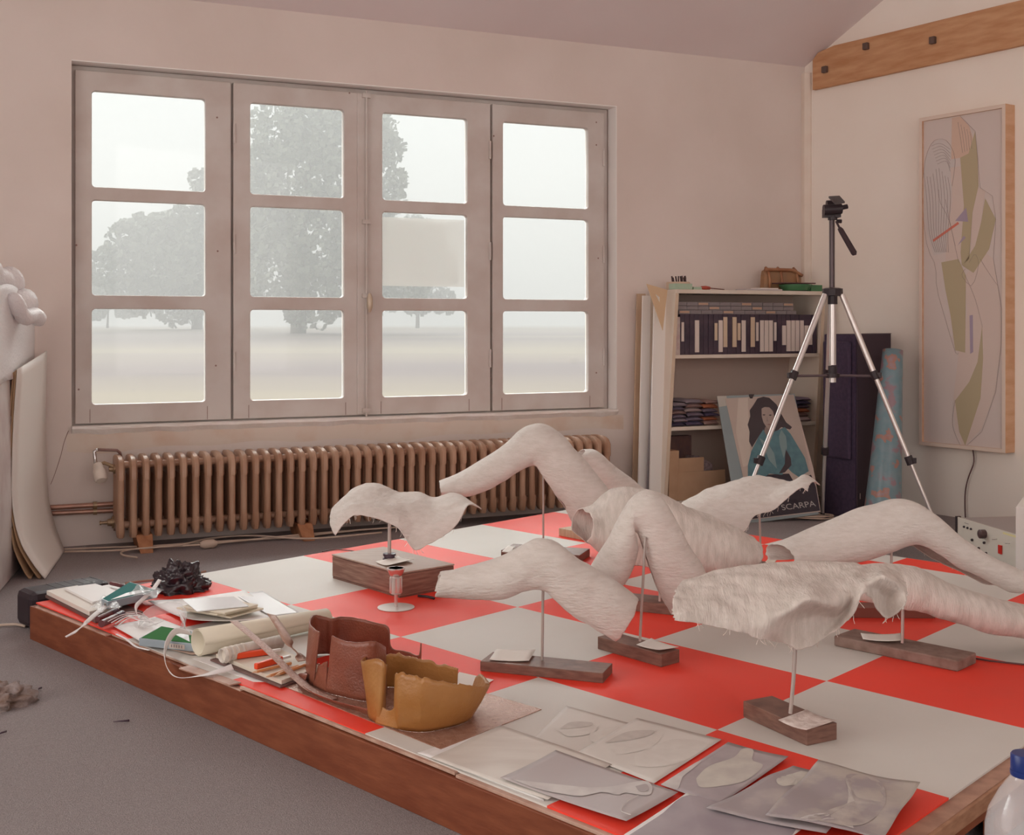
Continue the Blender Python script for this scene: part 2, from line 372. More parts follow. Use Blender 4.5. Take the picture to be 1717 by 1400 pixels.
fm = bpy.data.materials.new('morning_fog'); fm.use_nodes = True; fn = fm.node_tree; fn.nodes.clear()
vs = fn.nodes.new('ShaderNodeVolumeScatter'); vs.inputs['Density'].default_value = .0072; vs.inputs['Anisotropy'].default_value = .15; vs.inputs['Color'].default_value = (.99, .995, 1, 1)
vo = fn.nodes.new('ShaderNodeOutputMaterial'); va_ = fn.nodes.new('ShaderNodeVolumeAbsorption'); va_.inputs['Color'].default_value = (0, 0, 0, 1); va_.inputs['Density'].default_value = .0082; ad = fn.nodes.new('ShaderNodeAddShader')
fn.links.new(vs.outputs[0], ad.inputs[0]); fn.links.new(va_.outputs[0], ad.inputs[1]); fn.links.new(ad.outputs[0], vo.inputs['Volume'])
fg = MB(); fg.frame((-160, 9.0, -1.2), (320, 0, 0), (0, 165, 0), (0, 0, 22)); fo = fg.obj('fog', fm); tag(fo, 'pale morning fog over the field outside the window', 'fog', kind='stuff')

# ================================================================ RADIATOR
radm = M('brown_radiator_paint', (.36, .20, .125), .38, (.50, .32, .22), 14, bump=.12, bscale=60, spec=.5, stretch=(1, 1, .25))
VB, VD = .045, .20
rz0, rz1 = .062, .395
ua_ = uz(209, 860, VB + VD)[0]; ub2 = uz(1033, 800, VB + VD)[0]
NS = 46; pitch = (ub2 - ua_) / (NS - .5)
rad = thing('radiator', L((ua_ + ub2) / 2, VB + VD / 2, 0), 'long brown cast iron column radiator under the window', 'radiator')
def section(u):
    m = MB(); hw = .0148
    # four upright columns
    for k in range(4):
        vc = VB + VD * (k + .5) / 4; dv = VD / 8 + .001; prof = []
        for z, sx, sv in ((rz0 + .05, 1, 1), (rz1 - .05, 1, 1)):
            prof.append([L(u + hw * sx * math.cos(a) * (1.0), vc + dv * sv * .86 * math.sin(a), z) for a in [2 * math.pi * i / 12 for i in range(12)]])
        m.add(prof[0] + prof[1], [(i, (i + 1) % 12, 12 + (i + 1) % 12, 12 + i) for i in range(12)])
    # rounded headers top and bottom
    def header(pts, wid):
        n = len(pts); rows = []
        for du, ins in ((-wid, .010), (-wid * .55, 0), (wid * .55, 0), (wid, .010)):
            cx = sum(p[0] for p in pts) / n; cz = sum(p[1] for p in pts) / n
            row = []
            for v, z in pts:
                d = math.hypot(v - cx, z - cz); s = max(0, 1 - ins / d); row.append(L(u + du, cx + (v - cx) * s, cz + (z - cz) * s))
            rows.append(row)
        k = len(m.v); vs_ = [p for r in rows for p in r]; fs = []
        for i in range(3): fs += [(i * n + j, i * n + (j + 1) % n, (i + 1) * n + (j + 1) % n, (i + 1) * n + j) for j in range(n)]
        fs += [tuple(range(n)), tuple(range(3 * n, 4 * n))]; m.add(vs_, fs)
    a, b = VB, VB + VD
    header([(a, rz1 - .075), (a, rz1 - .02), (a + .02, rz1 - .002), (a + .06, rz1 + .002), (b - .06, rz1), (b - .02, rz1 - .012), (b, rz1 - .035), (b, rz1 - .095), (b - .03, rz1 - .085), (a + .03, rz1 - .085)], hw)
    header([(a, rz0 + .07), (a + .03, rz0 + .055), (b - .03, rz0 + .055), (b, rz0 + .07), (b, rz0 + .022), (b - .012, rz0 - .004), (b - .03, rz0 - .006), (b - .08, rz0 + .026), (a + .05, rz0 + .02), (a + .02, rz0 + .002), (a, rz0 + .02)], hw)
    return m
for i in range(NS):
    section(ua_ - pitch / 2 + .012 + i * pitch).obj('section', radm, rad, smooth=45)
hb = MB()
for zz in (rz1 - .035, rz0 + .045):
    for vv in (VB + .06, VB + VD - .06): hb.tube([L(ua_, vv, zz), L(ub2 - .02, vv, zz)], .015, 12)
hb.obj('header_tube', radm, rad, smooth=40)
chokm = M('stained_wood_block', (.30, .12, .055), .55, (.42, .20, .10), 30, stretch=(1, 1, .2), spec=.4)
for x, lb in ((240, 'left wooden block propping up the radiator near the valve'), (508, 'wooden block propping up the radiator left of the torso cast on the box')):
    uc, _ = uz(x, 900, VB + VD - .05); m = MB(); m.ub(uc - .035, uc + .035, VB + .02, VB + VD - .015, 0, rz0 + .006)
    for q in range(4): m.v[q] += WD * (.012 if q in (0, 3) else -.006) + (WN * .07 if q in (0, 1) else WN * 0)
    tag(m.obj('wooden_block', chokm, bevel=.003), lb, 'wood block', 'blocks propping up the radiator')
# bleed plug on the near end
pl = MB(); e = ua_ - pitch / 2; pl.lathe(L(e + .002, VB + .05, rz0 + .045), [(.026, 0), (.026, .012), (.017, .012), (.015, .03), (.008, .032), (.006, .055), (.009, .056), (.009, .062)], 14, -WD); pl.obj('bleed_plug', M('aged_brass', (.38, .27, .17), .4, metal=.5), rad, smooth=40)
pl = MB(); pl.lathe(L(e + .002, VB + .10, rz1 - .055), [(.020, 0), (.020, .012), (.012, .014), (.010, .03)], 14, -WD); pl.obj('inlet_plug', M('aged_brass', (0, 0, 0)), rad, smooth=40)
# valve and feed pipe
vroot = thing('radiator_valve', L(e - .05, VB + .1, .2), 'white thermostatic valve hanging beside the left end of the radiator', 'valve')
vm = M('white_valve_plastic', (.80, .74, .66), .4)
va = MB(); c0 = WP(164, 779, .12); c1 = WP(170, 806, .17)
va.tube([c0, c0.lerp(c1, .35), c0.lerp(c1, .4), c0.lerp(c1, .9), c1], [.020, .024, .027, .027, .021], 18); va.obj('valve_head', vm, vroot, smooth=50)
va = MB(); va.tube([WP(161, 780, .12), WP(159, 768, .11), WP(158, 757, .11), WP(164, 754, .11)], .0075, 10); va.obj('chrome_elbow', M('chrome', (.7, .7, .7), .25, metal=.9), vroot, smooth=True)
va = MB(); va.tube([WP(163, 781, .12), WP(175, 776, .13), WP(188, 781, .15), L(e + .006, VB + .10, rz1 - .055)], [.010, .008, .008, .010], 10); va.obj('valve_body', M('aged_brass', (0, 0, 0)), vroot, smooth=True)
va = MB(); va.tube([WP(164, 754, .11), WP(196, 755, .11), WP(201, 759, .10), WP(203, 768, .08)], .0065, 10); va.obj('feed_pipe', M('painted_copper', (.30, .19, .17), .4, metal=.3), vroot, smooth=True)
copm = M('copper_pipe', (.48, .27, .20), .35, (.32, .19, .15), 9, metal=.55)
for yl, yr, r_, lb in ((852, 845, .011, 'upper copper heating pipe running along the wall to the radiator'), (861, 856, .0105, 'lower copper heating pipe running along the wall to the radiator')):
    pr = thing('heating_pipe', L(-.1, .03, 0) + UP * .2, lb, 'pipe')
    m = MB(); a = WP(20, yl + 3, .035); b = WP(189, yr, .05); m.tube([a, a.lerp(b, .5), b, b + WD * .03], r_, 12); m.obj('pipe_run', copm, pr, smooth=True)
    m = MB(); c = a.lerp(b, .82); m.tube([c - WD * .008, c + WD * .008], r_ + .004, 12); m.obj('union_collar', M('aged_brass', (0, 0, 0)), pr, smooth=40)
# cables lying along the wall
cabm = M('dirty_beige_cable', (.55, .44, .36), .7)
for k, pts in enumerate(([(108, 921), (180, 918), (260, 915), (330, 910), (420, 905), (500, 900), (560, 893), (660, 884), (760, 876)],
                         [(108, 925), (190, 923), (270, 917), (340, 913), (400, 907), (520, 895), (640, 886), (740, 880)],
                         [(230, 935), (205, 930), (215, 922), (300, 914), (350, 903), (420, 898), (520, 903), (640, 893)])):
    m = MB(); m.tube([G(x, y, .008 + .004 * k + .006 * abs(math.sin(x * .02 + k))) for x, y in spline(pts, 60)], .0042, 7)
    tag(m.obj('cable', cabm, smooth=True), ['beige cable nearest the wall below the radiator', 'thin beige cable lying beside the wall cable under the radiator', 'looping beige cable that turns near the left wood block under the radiator'][k], 'cable', 'cables along the foot of the wall')
jb = MB(); c = G(350, 912, .02); jb.tube([c - WD * .035, c - WD * .02, c + WD * .02, c + WD * .035], [.010, .019, .019, .010], 10)
tag(jb.obj('cable_connector', M('beige_plastic', (.56, .45, .37), .6), smooth=50), 'beige plastic connector joining cables on the floor under the radiator', 'connector')

# ================================================================ PLATFORM
plat = thing('platform', PT(.5, 1.6, 0), 'low wooden platform covered in red and white sheets, filling the room', 'platform')
plankm = M('stained_plank', (.17, .045, .02), .55, (.24, .075, .034), 9, bump=.15, bscale=40, stretch=(1, 1, 5), spec=.25)
woodm = M('plywood_layers', (.46, .27, .19), .6, (.34, .19, .14), 25, stretch=(1, 1, 8))
A0, A1_, B0, B1 = -2.14, 3.03, -1.165, 4.3
ax = PA.normalized(); by = PB.normalized()
TT = T - .004
top = MB(); top.prism([PT(A0, B0 + .02, 0), PT(A1_, B0 + .02, 0), PT(A1_, B1, 0), PT(A0, B1, 0)], (0, 0, .0)) if False else None
def pslab(m, a0, a1, b0, b1, z0, z1): m.prism([PT(a0, b0, z0), PT(a1, b0, z0), PT(a1, b1, z0), PT(a0, b1, z0)], (0, 0, z1 - z0)); return m
pslab(MB(), A0, A1_, B0 + .05, B1, TT - .022, TT).obj('deck_board', woodm, plat)
pslab(MB(), A0 - .02, A1_, B0 - .02, B0 + .045, 0.0, TT - .006).obj('front_plank', plankm, plat, bevel=.002)
pslab(MB(), A0 - .01, A0 + .04, B0 + .05, B1, 0.0, TT - .022).obj('side_plank', plankm, plat)
pslab(MB(), A0, A1_, B1 - .05, B1, 0.0, TT - .022).obj('back_plank', plankm, plat)
pslab(MB(), A1_ - .066, A1_ + .012, B0 - .02, B1, TT - .030, TT - .001).obj('edge_batten', M('edge_batten', (.42, .23, .14), .6, (.32, .16, .09), 30, stretch=(1, 1, 4)), plat, bevel=.002)
pslab(MB(), A1_ - .035, A1_ + .004, B0 - .02, -.08, 0.0, TT - .030).obj('end_plank', plankm, plat)
pslab(MB(), A1_ - .035, A1_ + .004, .25, B1, 0.0, TT - .030).obj('end_plank', plankm, plat)
pslab(MB(), A1_ - .035, A1_ + .004, -.08, .25, TT - .046, TT - .030).obj('end_plank', plankm, plat)
# thin boards showing along the front edge
for a0, a1, bb, dz in ((-2.1, -1.2, -.015, -.010), (-1.18, -.30, .012, -.006), (-.28, .12, -.018, -.010), (.10, 1.55, -.006, -.005), (1.56, 3.0, -.012, -.007)):
    pslab(MB(), a0, a1, B0 + bb, B0 + .11, TT - .005 + dz + .006, TT + dz + .007).obj('edge_board', M('edge_board', (.55, .38, .30), .55, (.40, .22, .16), 18), plat, bevel=.001)
redm = M('red_sheet', (.88, .050, .025), .55, (.82, .065, .04), 4, spec=.35)
whim = M('white_sheet', (.66, .645, .61), .6, (.63, .61, .57), 3, spec=.3)
redf = redm
for i in range(-2, 3):
    for j in range(-1, 5):
        a0, a1 = (A0 if i == -2 else i), min(i + 1, A1_ - .065); b0, b1 = (B0 + .012 if j == -1 else j), min(j + 1, B1)
        if a1 - a0 < .02 or b1 - b0 < .02: continue
        red = (i + j) % 2 == 1
        o = pslab(MB(), a0, a1, b0, b1, TT + .0002, T).obj('red_tile' if red else 'white_tile', redm if red else whim, plat)
        lab(o, 'red square of the covering' if red else 'white square of the covering')

# ================================================================ PLASTER CASTS
castm = M('plaster_gauze', (.70, .665, .63), .85, (.64, .60, .56), 30, bump=1.0, bscale=60, spec=.25, stretch=(1, 1, 3))
castf = M('fibrous_plaster', (.70, .645, .60), .85, (.58, .53, .485), 22, bump=.8, bscale=80, spec=.2, stretch=(3.5, 1, .8))
rodm = M('steel_rod', (.55, .50, .47), .35, metal=.6)
blockm = M('brown_wood_block', (.15, .075, .058), .5, (.23, .125, .095), 25, bump=.15, bscale=60, stretch=(1, 1, 5), spec=.35)
paleb = M('sawn_block_top', (.44, .34, .27), .65)
notem = M('note_card', (.80, .76, .71), .8)
threadm = M('loose_threads', (.82, .76, .70), .9)
def block(root, FL, FR, BR, topy, mat=None, name='base_block', bevel=.0015, z=T):
    a, b, c = G(*FL, z), G(*FR, z), G(*BR, z); Lv = b - a; ln = Lv.normalized(); wv = c - b; wv = wv - ln * wv.dot(ln)
    h = (FR[1] - topy) * b.y / F
    m = MB(); m.prism([a, b, b + wv, a + wv], (0, 0, h)); m.obj(name, mat or blockm, root, bevel=bevel); return a, Lv, wv, h
def card(root, px, z, name='paper_note', curl=.004, mat=None, label=None):
    q = [G(x, y, z + .0012) for x, y in px]; rows = []
    for i in range(7):
        s = i / 6; r = []
        for j in range(7):
            t = j / 6; p = q[0].lerp(q[1], t).lerp(q[3].lerp(q[2], t), s); p.z += curl * (abs(t - .4) ** 2 * 2.2 + .3 * s * s); r.append(p)
        rows.append(r)
    m = MB(); m.grid(rows); o = m.obj(name, mat or notem, root, smooth=True, solid=.0008, offset=1)
    return o
def leg_cast(root, st, Y, dr, arc=150, n=46, m=34, skew=0, mat=None, seed=1, nz=.004, rag=10, ragend=.006, name='plaster_cast', fringe=8):
    """stations: (top x, top y, under x, under y[, dY]) of the shell, opened below"""
    st = [tuple(s) + (0,) * (5 - len(s)) for s in st]; ss = spline(st, n); rows = []
    for i, (tx, ty, bx, by_, dY) in enumerate(ss):
        a = V(tx, ty, Y + dY); b = V(bx, by_, Y + dY); c = (a + b) / 2; nn = (a - b) / 2
        pdir = (V(*ss[min(i + 1, n - 1)][:2], Y + ss[min(i + 1, n - 1)][4]) - V(*ss[max(i - 1, 0)][:2], Y + ss[max(i - 1, 0)][4])).normalized()
        row = []
        for k in range(m):
            t = k / (m - 1) * 2 - 1; amax = math.radians(arc + rag * noise.noise(Vector((i * .35, t * 40, seed * 7))) + rag * .6 * noise.noise(Vector((i * 1.1, t * 9, seed))))
            th = t * amax; sx = math.sin(th); cxx = math.cos(th)
            sx = math.copysign(abs(sx) ** .85, sx); cz_ = math.copysign(abs(cxx) ** .9, cxx)
            p = c + nn * cz_ + Vector((0, -1, 0)) * dr * sx + Vector((skew / F * Y * sx, 0, 0))
            out_ = (nn * cxx + Vector((0, -1, 0)) * dr * sx).normalized()
            p += out_ * nz * (noise.noise(p * 16 + Vector((seed, 0, 0))) + .5 * noise.noise(p * 45))
            e = (1 if i == n - 1 else -1 if i == 0 else 0)
            if e: p += pdir * e * ragend * (noise.noise(Vector((k * .6, seed, e))) + .5 * noise.noise(Vector((k * 2.2, seed, e))))
            row.append(p)
        rows.append(row)
    g = MB(); g.grid(rows); o = g.obj(name, mat or castm, root, smooth=True, solid=.0035, sub=1)
    edge = [r[0] for r in rows] + [r[-1] for r in rows]
    threads(root, [r[0] for r in rows][3:-3], seed, fringe, .007 if fringe < 20 else .013)
    return rows
def threads(root, edge, seed, n=22, ln=.018):
    R = random.Random(seed); m = MB()
    for _ in range(n):
        p = edge[R.randrange(len(edge))] + Vector((R.uniform(-.004, .004), 0, .002)); q = [p]; d = Vector((R.uniform(-.4, .4), R.uniform(-.3, .3), -1))
        for k in range(4):
            d += Vector((R.uniform(-.5, .5), R.uniform(-.5, .5), 0)); q.append(q[-1] + d.normalized() * ln * R.uniform(.1, .35))
        m.tube(q, .0005, 4)
    o = m.obj('frayed_threads', threadm, root); o['kind'] = 'stuff'
def sheet_cast(root, cols, Y, dYs, n=60, m=40, mat=None, seed=1, nz=.004, rag=.006, name='plaster_cast', wr=(18, 18, 18), dx=None):
    """cols: for each column left to right its points from far edge to near lower edge, in pixels"""
    R_ = len(cols[0]); rows = []
    nets = [[(c[r][0], c[r][1], (c[r][2] if len(c[r]) > 2 else 0) + dYs[r]) for c in cols] for r in range(R_)]
    nets = [spline(r, n) for r in nets]
    cc = [spline([nets[r][i] for r in range(R_)], m) for i in range(n)]
    for i in range(n):
        row = []
        for k, (x, y, dY) in enumerate(cc[i]):
            p = V(x, y, Y + dY)
            q = Vector((p.x * wr[0], p.y * wr[1], p.z * wr[2]))
            dn = Vector((0, -.7, .7))
            p += dn * nz * (noise.noise(q + Vector((seed, 0, 0))) + .5 * noise.noise(q * 2.7 + Vector((0, seed, 0))))
            if k in (0, m - 1): p.z += rag * (noise.noise(Vector((i * .5, seed, k))) + .6 * noise.noise(Vector((i * 1.7, seed, k)))) * .8
            if i in (0, n - 1): p.x += rag * noise.noise(Vector((k * .6, seed, i)))
            row.append(p)
        rows.append(row)
    g = MB(); g.grid(rows); g.obj(name, mat or castm, root, smooth=True, solid=.004, sub=1)
    threads(root, [r[-1] for r in rows][4:-4], seed, 26)
def rod(root, foot, top, Y, r=.0035, bend=0):
    a = V(*foot, Y); b = V(*top, Y); a.z = max(a.z, T + .005)
    m = MB(); m.tube([a.lerp(b, i / 6) + Vector((bend * math.sin(i / 6 * 3.14), 0, 0)) for i in range(7)], r, 10); m.obj('support_rod', rodm, root, smooth=50)
def cast(Y, x, label):
    p = V(x, 900, Y); p.z = T; return thing('plaster_cast_sculpture', p, label, 'sculpture')

# front middle bent leg
Y7 = 2.90; r = cast(Y7, 911, 'white plaster cast of a bent leg on a rod, beside the ochre shell')
leg_cast(r, [(738, 962, 728, 999), (780, 953, 785, 1002), (828, 940, 836, 1004), (866, 920, 868, 996), (903, 905, 893, 990), (936, 911, 912, 992), (968, 938, 926, 1008), (1002, 958, 955, 1033), (1037, 978, 990, 1054), (1069, 1003, 1029, 1076)], Y7, .052, seed=3, skew=2)
block(r, (805, 1125), (1011, 1146), (1023, 1128), 1129); rod(r, (909, 1107), (911, 940), Y7)
card(r, [(820, 1107), (887, 1110), (898, 1092), (833, 1090)], T + .025)
# far left bent leg
Y2 = 4.25; r = cast(Y2, 911, 'large white plaster cast of a raised bent leg in front of the radiator')
leg_cast(r, [(736, 809, 740, 828), (775, 792, 773, 833), (812, 769, 806, 826), (846, 747, 838, 812), (876, 720, 866, 794), (906, 711, 891, 781), (936, 724, 904, 797), (965, 754, 920, 820), (992, 786, 940, 850), (1018, 818, 957, 880), (1042, 856, 972, 905)], Y2, .085, seed=5, skew=3, rag=14)
block(r, (840, 935), (972, 944), (984, 932), 931); rod(r, (911, 925), (911, 740), Y2)
card(r, [(841, 926), (856, 927), (864, 918), (852, 916)], T + .028)
# far calf cast behind
Yc = 4.75; r = cast(Yc, 1020, 'white plaster tube cast lying behind the raised bent leg')
leg_cast(r, [(980, 755, 962, 768), (1000, 756, 972, 785), (1025, 777, 990, 812), (1055, 800, 1015, 842), (1085, 824, 1045, 872), (1120, 850, 1080, 900)], Yc, .085, seed=6, rag=4)
block(r, (937, 898), (977, 906), (992, 898), 893, M('pale_corrugated_wood', (.62, .48, .34), .7, (.45, .33, .22), 60, stretch=(3, 3, 0.1)))
rod(r, (1045, 905), (1045, 835), Yc)
# hip piece
Y5 = 3.62; r = cast(Y5, 1120, 'white gauze plaster cast of hips with open thigh rim, behind the centre legs')
leg_cast(r, [(983, 857, 968, 905), (1004, 848, 1000, 932), (1030, 822, 1028, 948), (1065, 818, 1060, 956), (1104, 826, 1100, 962), (1150, 850, 1142, 966), (1200, 869, 1190, 962), (1240, 889, 1222, 958), (1262, 901, 1238, 952)], Y5, .13, seed=8, mat=castf, nz=.009, skew=12, arc=135, name='hip_cast')
block(r, (1038, 1022), (1140, 1033), (1152, 1021), 1015); rod(r, (1106, 1008), (1106, 900), 3.43)
# centre leg with the knee up
Y4 = 3.06; r = cast(Y4, 1080, 'white plaster cast of a sharply bent leg with raised knee amid the platform')
leg_cast(r, [(988, 958, 1046, 978), (1008, 926, 1062, 948), (1026, 895, 1068, 922), (1043, 862, 1066, 902), (1060, 836, 1060, 889), (1084, 824, 1062, 889), (1108, 834, 1068, 896), (1130, 868, 1080, 930), (1152, 908, 1093, 968), (1174, 944, 1106, 1000), (1190, 975, 1122, 1030)], Y4, .055, seed=9, arc=158, rag=6)
block(r, (1002, 1088), (1109, 1119), (1145, 1112), 1097); rod(r, (1073, 1075), (1082, 900), Y4 - .05)
card(r, [(1067, 1082), (1106, 1092), (1138, 1088), (1092, 1072)], T + .034)
# torso on box
Y1 = 3.88; r = cast(Y1, 653, 'white plaster cast of a chest on a short rod above the brown wooden box')
sheet_cast(r, [[(577, 838), (560, 848), (553, 868), (555, 885), (562, 899)], [(594, 818), (588, 828), (583, 842), (585, 852), (590, 866)], [(631, 810), (625, 822), (618, 838), (620, 852), (624, 868)], [(667, 825), (662, 834), (656, 845), (660, 862), (667, 885)], [(702, 825), (700, 836), (697, 852), (694, 885), (693, 921)], [(728, 834), (727, 842), (722, 856), (722, 882), (721, 911)], [(765, 827), (764, 835), (762, 845), (762, 862), (762, 885)], [(808, 854), (800, 849), (793, 845), (785, 847), (780, 852)]], Y1, [.12, .06, 0, -.05, -.07], seed=12, nz=.005)
bx_ = MB(); a, b, c = G(557, 969, T), G(671, 1003, T), G(748, 983, T); wv = c - b; Lv = b - a; ln = Lv.normalized(); wv = wv - ln * wv.dot(ln)
boxm = M('walnut_stained_box', (.19, .09, .068), .45, (.33, .20, .15), 10, stretch=(1, 1, 12), spec=.4, contrast=(.4, .7))
bx_.prism([a + ln * .004, b - ln * .004, b + wv - ln * .004, a + wv + ln * .004], (0, 0, .006)); bx_.obj('plinth_strip', blockm, r)
bx_ = MB(); bx_.prism([x + UP * .006 for x in (a, b, b + wv, a + wv)], (0, 0, .066)); bx_.obj('wooden_box', boxm, r, bevel=.002)
bx_ = MB(); bx_.prism([x + UP * .0735 for x in (a - ln * .003, b + ln * .003, b + wv + ln * .003, a + wv - ln * .003)], (0, 0, .005)); bx_.obj('box_lid', M('box_lid_wood', (.42, .31, .25), .55, (.36, .25, .2), 20, stretch=(1, 8, 1)), r, bevel=.001)
zb = T + .0785 - .11 + .11
Yr = (H - (T + .0785)) * F / (938 - HY)
m = MB(); m.tube([V(653, 939, Yr), V(653, 860, Yr)], .006, 12); m.obj('support_rod', rodm, r, smooth=50)
m = MB(); f0 = V(653, 938, Yr); m.lathe(f0, [(.022, 0), (.022, .005), (.017, .006), (.017, .012), (.021, .013), (.021, .02), (.008, .021)], 18); m.obj('collar', M('dark_collar', (.07, .04, .06), .4), r, smooth=40)
card(r, [(630, 943), (652, 951), (694, 942), (668, 935)], T + .0795, curl=.008)
# far right torso
Y6 = 4.05; r = cast(Y6, 1274, 'white plaster torso cast with curled tip in front of the poster')
sheet_cast(r, [[(1143, 843), (1143, 850), (1146, 858), (1150, 870), (1156, 880)], [(1190, 819), (1186, 832), (1184, 850), (1190, 872), (1200, 892)], [(1230, 806), (1226, 818), (1224, 836), (1232, 866), (1244, 893)], [(1262, 799), (1258, 812), (1256, 830), (1260, 850), (1266, 865)], [(1293, 801), (1290, 812), (1286, 826), (1290, 844), (1296, 856)], [(1325, 808), (1322, 812), (1318, 818), (1318, 826), (1322, 834)], [(1350, 796), (1346, 802), (1341, 807), (1340, 812), (1344, 816)], [(1375, 813), (1370, 809), (1364, 808), (1358, 812), (1354, 824)]], Y6, [.12, .06, 0, -.05, -.07], seed=14, nz=.007)
block(r, (1236, 958), (1300, 967), (1314, 957), 955); rod(r, (1276, 945), (1273, 840), 4.09)
card(r, [(1283, 943), (1298, 946), (1304, 939), (1290, 936)], T + .025, mat=M('paint_tin_lid', (.75, .70, .6), .5))
# right back bent leg
Y8 = 3.42; r = cast(Y8, 1494, 'white plaster cast of a bent leg in front of the electronic unit')
leg_cast(r, [(1308, 915, 1306, 948), (1360, 893, 1360, 950), (1420, 865, 1425, 946), (1475, 846, 1475, 930), (1519, 837, 1514, 914), (1560, 862, 1545, 925), (1603, 899, 1585, 950), (1645, 926, 1630, 970), (1686, 946, 1668, 990), (1712, 960, 1700, 990)], Y8, .075, seed=17, skew=14, arc=142, rag=8)
block(r, (1418, 1036), (1568, 1037), (1580, 1027), 1020, M('reddish_wood_block', (.22, .07, .05), .6)); rod(r, (1493, 1024), (1496, 870), Y8 - .02)
# right thigh cast, runs out of frame
Y10 = 3.03; r = cast(Y10, 1513, 'long white plaster leg cast reaching out of the right edge, on a thick brown block')
leg_cast(r, [(1400, 950, 1400, 1000), (1470, 948, 1465, 1010), (1515, 950, 1508, 1020), (1545, 957, 1535, 1026), (1572, 970, 1562, 1036), (1603, 985, 1593, 1042), (1650, 998, 1640, 1058), (1700, 1013, 1695, 1067), (1760, 1030, 1755, 1078), (1810, 1045, 1805, 1085)], Y10, .07, seed=19, mat=castf, nz=.006, arc=145, fringe=30)
block(r, (1398, 1083), (1606, 1127), (1631, 1111), 1108, M('rough_brown_wood', (.20, .125, .10), .8, (.28, .19, .16), 30, bump=.4, bscale=60), bevel=.004); rod(r, (1513, 1078), (1514, 985), 3.0, .004)
card(r, [(1447, 1073), (1511, 1077), (1510, 1066), (1443, 1064)], T + .032, curl=.006)
# front right torso
Y9 = 2.50; r = cast(Y9, 1325, 'big shaggy white gauze torso cast with torn hanging edge, front right of the platform')
dY9 = [.14, .08, 0, -.06, -.09, -.10]
sheet_cast(r, [[(1150, 1010), (1146, 975), (1136, 985), (1129, 1005), (1127, 1022), (1131, 1040)],
               [(1205, 1000), (1205, 958), (1200, 975), (1195, 1003), (1195, 1030), (1200, 1050)],
               [(1265, 990), (1262, 948), (1262, 966), (1262, 1003), (1262, 1042, -.01), (1268, 1068)],
               [(1320, 985), (1318, 943), (1320, 966), (1312, 1018, -.05), (1300, 1050, -.02), (1306, 1076, .03)],
               [(1350, 985), (1350, 942), (1352, 968), (1356, 1004, -.08), (1352, 1034, .05), (1346, 1088, .04)],
               [(1395, 985), (1395, 943), (1396, 968), (1402, 1008, -.05), (1404, 1032, .05), (1394, 1062, .05)],
               [(1425, 985), (1425, 945), (1428, 960), (1434, 980), (1434, 1005), (1430, 1030)],
               [(1450, 990), (1455, 952), (1454, 962), (1454, 974), (1452, 984), (1450, 994)],
               [(1478, 995), (1482, 952), (1482, 958), (1484, 966, -.04), (1484, 1000, .05), (1484, 1035, .05)],
               [(1500, 1000), (1508, 966), (1516, 975), (1521, 990), (1520, 1005), (1514, 1020)]], Y9, dY9, n=90, m=56, mat=castf, seed=21, nz=.007, wr=(26, 30, 34), rag=.010)
block(r, (1246, 1202), (1353, 1251), (1405, 1241), 1222); rod(r, (1325, 1196), (1333, 1020), 2.45, .0042, bend=.004)
card(r, [(1305, 1209), (1352, 1228), (1402, 1213), (1352, 1193)], T + .034, name='plastered_rag', curl=.006, mat=M('plastered_rag', (.78, .70, .66), .9, (.6, .5, .46), 60, bump=.8, bscale=120))
# ================================================================ RIGHT WALL
beamm = M('oak_beam', (.50, .25, .12), .6, (.62, .36, .20), 5, bump=.25, bscale=30, stretch=(1, 1, 6), spec=.3)
bp = [(1362, 151), (1362, 101), (1371, 88), (1398, 76), (1500, 52), (1690, 5), (1790, -18), (1790, 60), (1717, 75)]
m = MB(); pts = [on_plane(x, y, CORNER + RN * .03, RN) for x, y in bp]; m.prism(pts, -RN * .028)
beam = m.obj('trim_5', beamm, bevel=.004); struct(beam); beam['label'] = 'weathered oak beam running high along the right wall'
for x, y in ((1385, 117), (1454, 78), (1566, 68)):
    m = MB(); c = on_plane(x, y, CORNER + RN * .03, RN); m.frame(c - RD * .016 - UP * .018, RD * .032, UP * .036, RN * .022); m.obj('beam_peg', M('dark_peg', (.13, .085, .07), .7), beam, bevel=.004)
# picture
def RP(x, y, v): return on_plane(x, y, CORNER + RN * v, RN)
PV = .075
pu0, pu1 = ruz(1541, 400, PV)[0], ruz(1686, 400, PV)[0]; pz1 = (ruz(1541, 198, PV)[1] + ruz(1686, 174, PV)[1]) / 2; pz0 = (ruz(1541, 743, PV)[1] + ruz(1686, 763, PV)[1]) / 2
pic = thing('framed_drawing', LR((pu0 + pu1) / 2, PV / 2, pz0), 'tall narrow pine framed abstract drawing hanging on the right wall', 'picture')
framem = M('pine_frame', (.62, .35, .20), .55, (.70, .44, .28), 8, stretch=(1, 1, 4))
b_ = .018
plate([[(pu0, pz0), (pu1, pz0), (pu1, pz1), (pu0, pz1)], [(pu0 + b_, pz0 + b_), (pu1 - b_, pz0 + b_), (pu1 - b_, pz1 - b_), (pu0 + b_, pz1 - b_)]], lambda x, y, d: LR(x, PV / 2 - d, y), PV - .002).obj('frame', [framem], pic)
plate([[(pu0 + .001, pz0 + .001), (pu1 - .001, pz0 + .001), (pu1 - .001, pz1 - .001), (pu0 + .001, pz1 - .001)], [(pu0 + b_, pz0 + b_), (pu1 - b_, pz0 + b_), (pu1 - b_, pz1 - b_), (pu0 + b_, pz1 - b_)]], lambda x, y, d: LR(x, PV - d, y), .003).obj('front_moulding', M('pale_moulding', (.74, .62, .53), .5), pic)
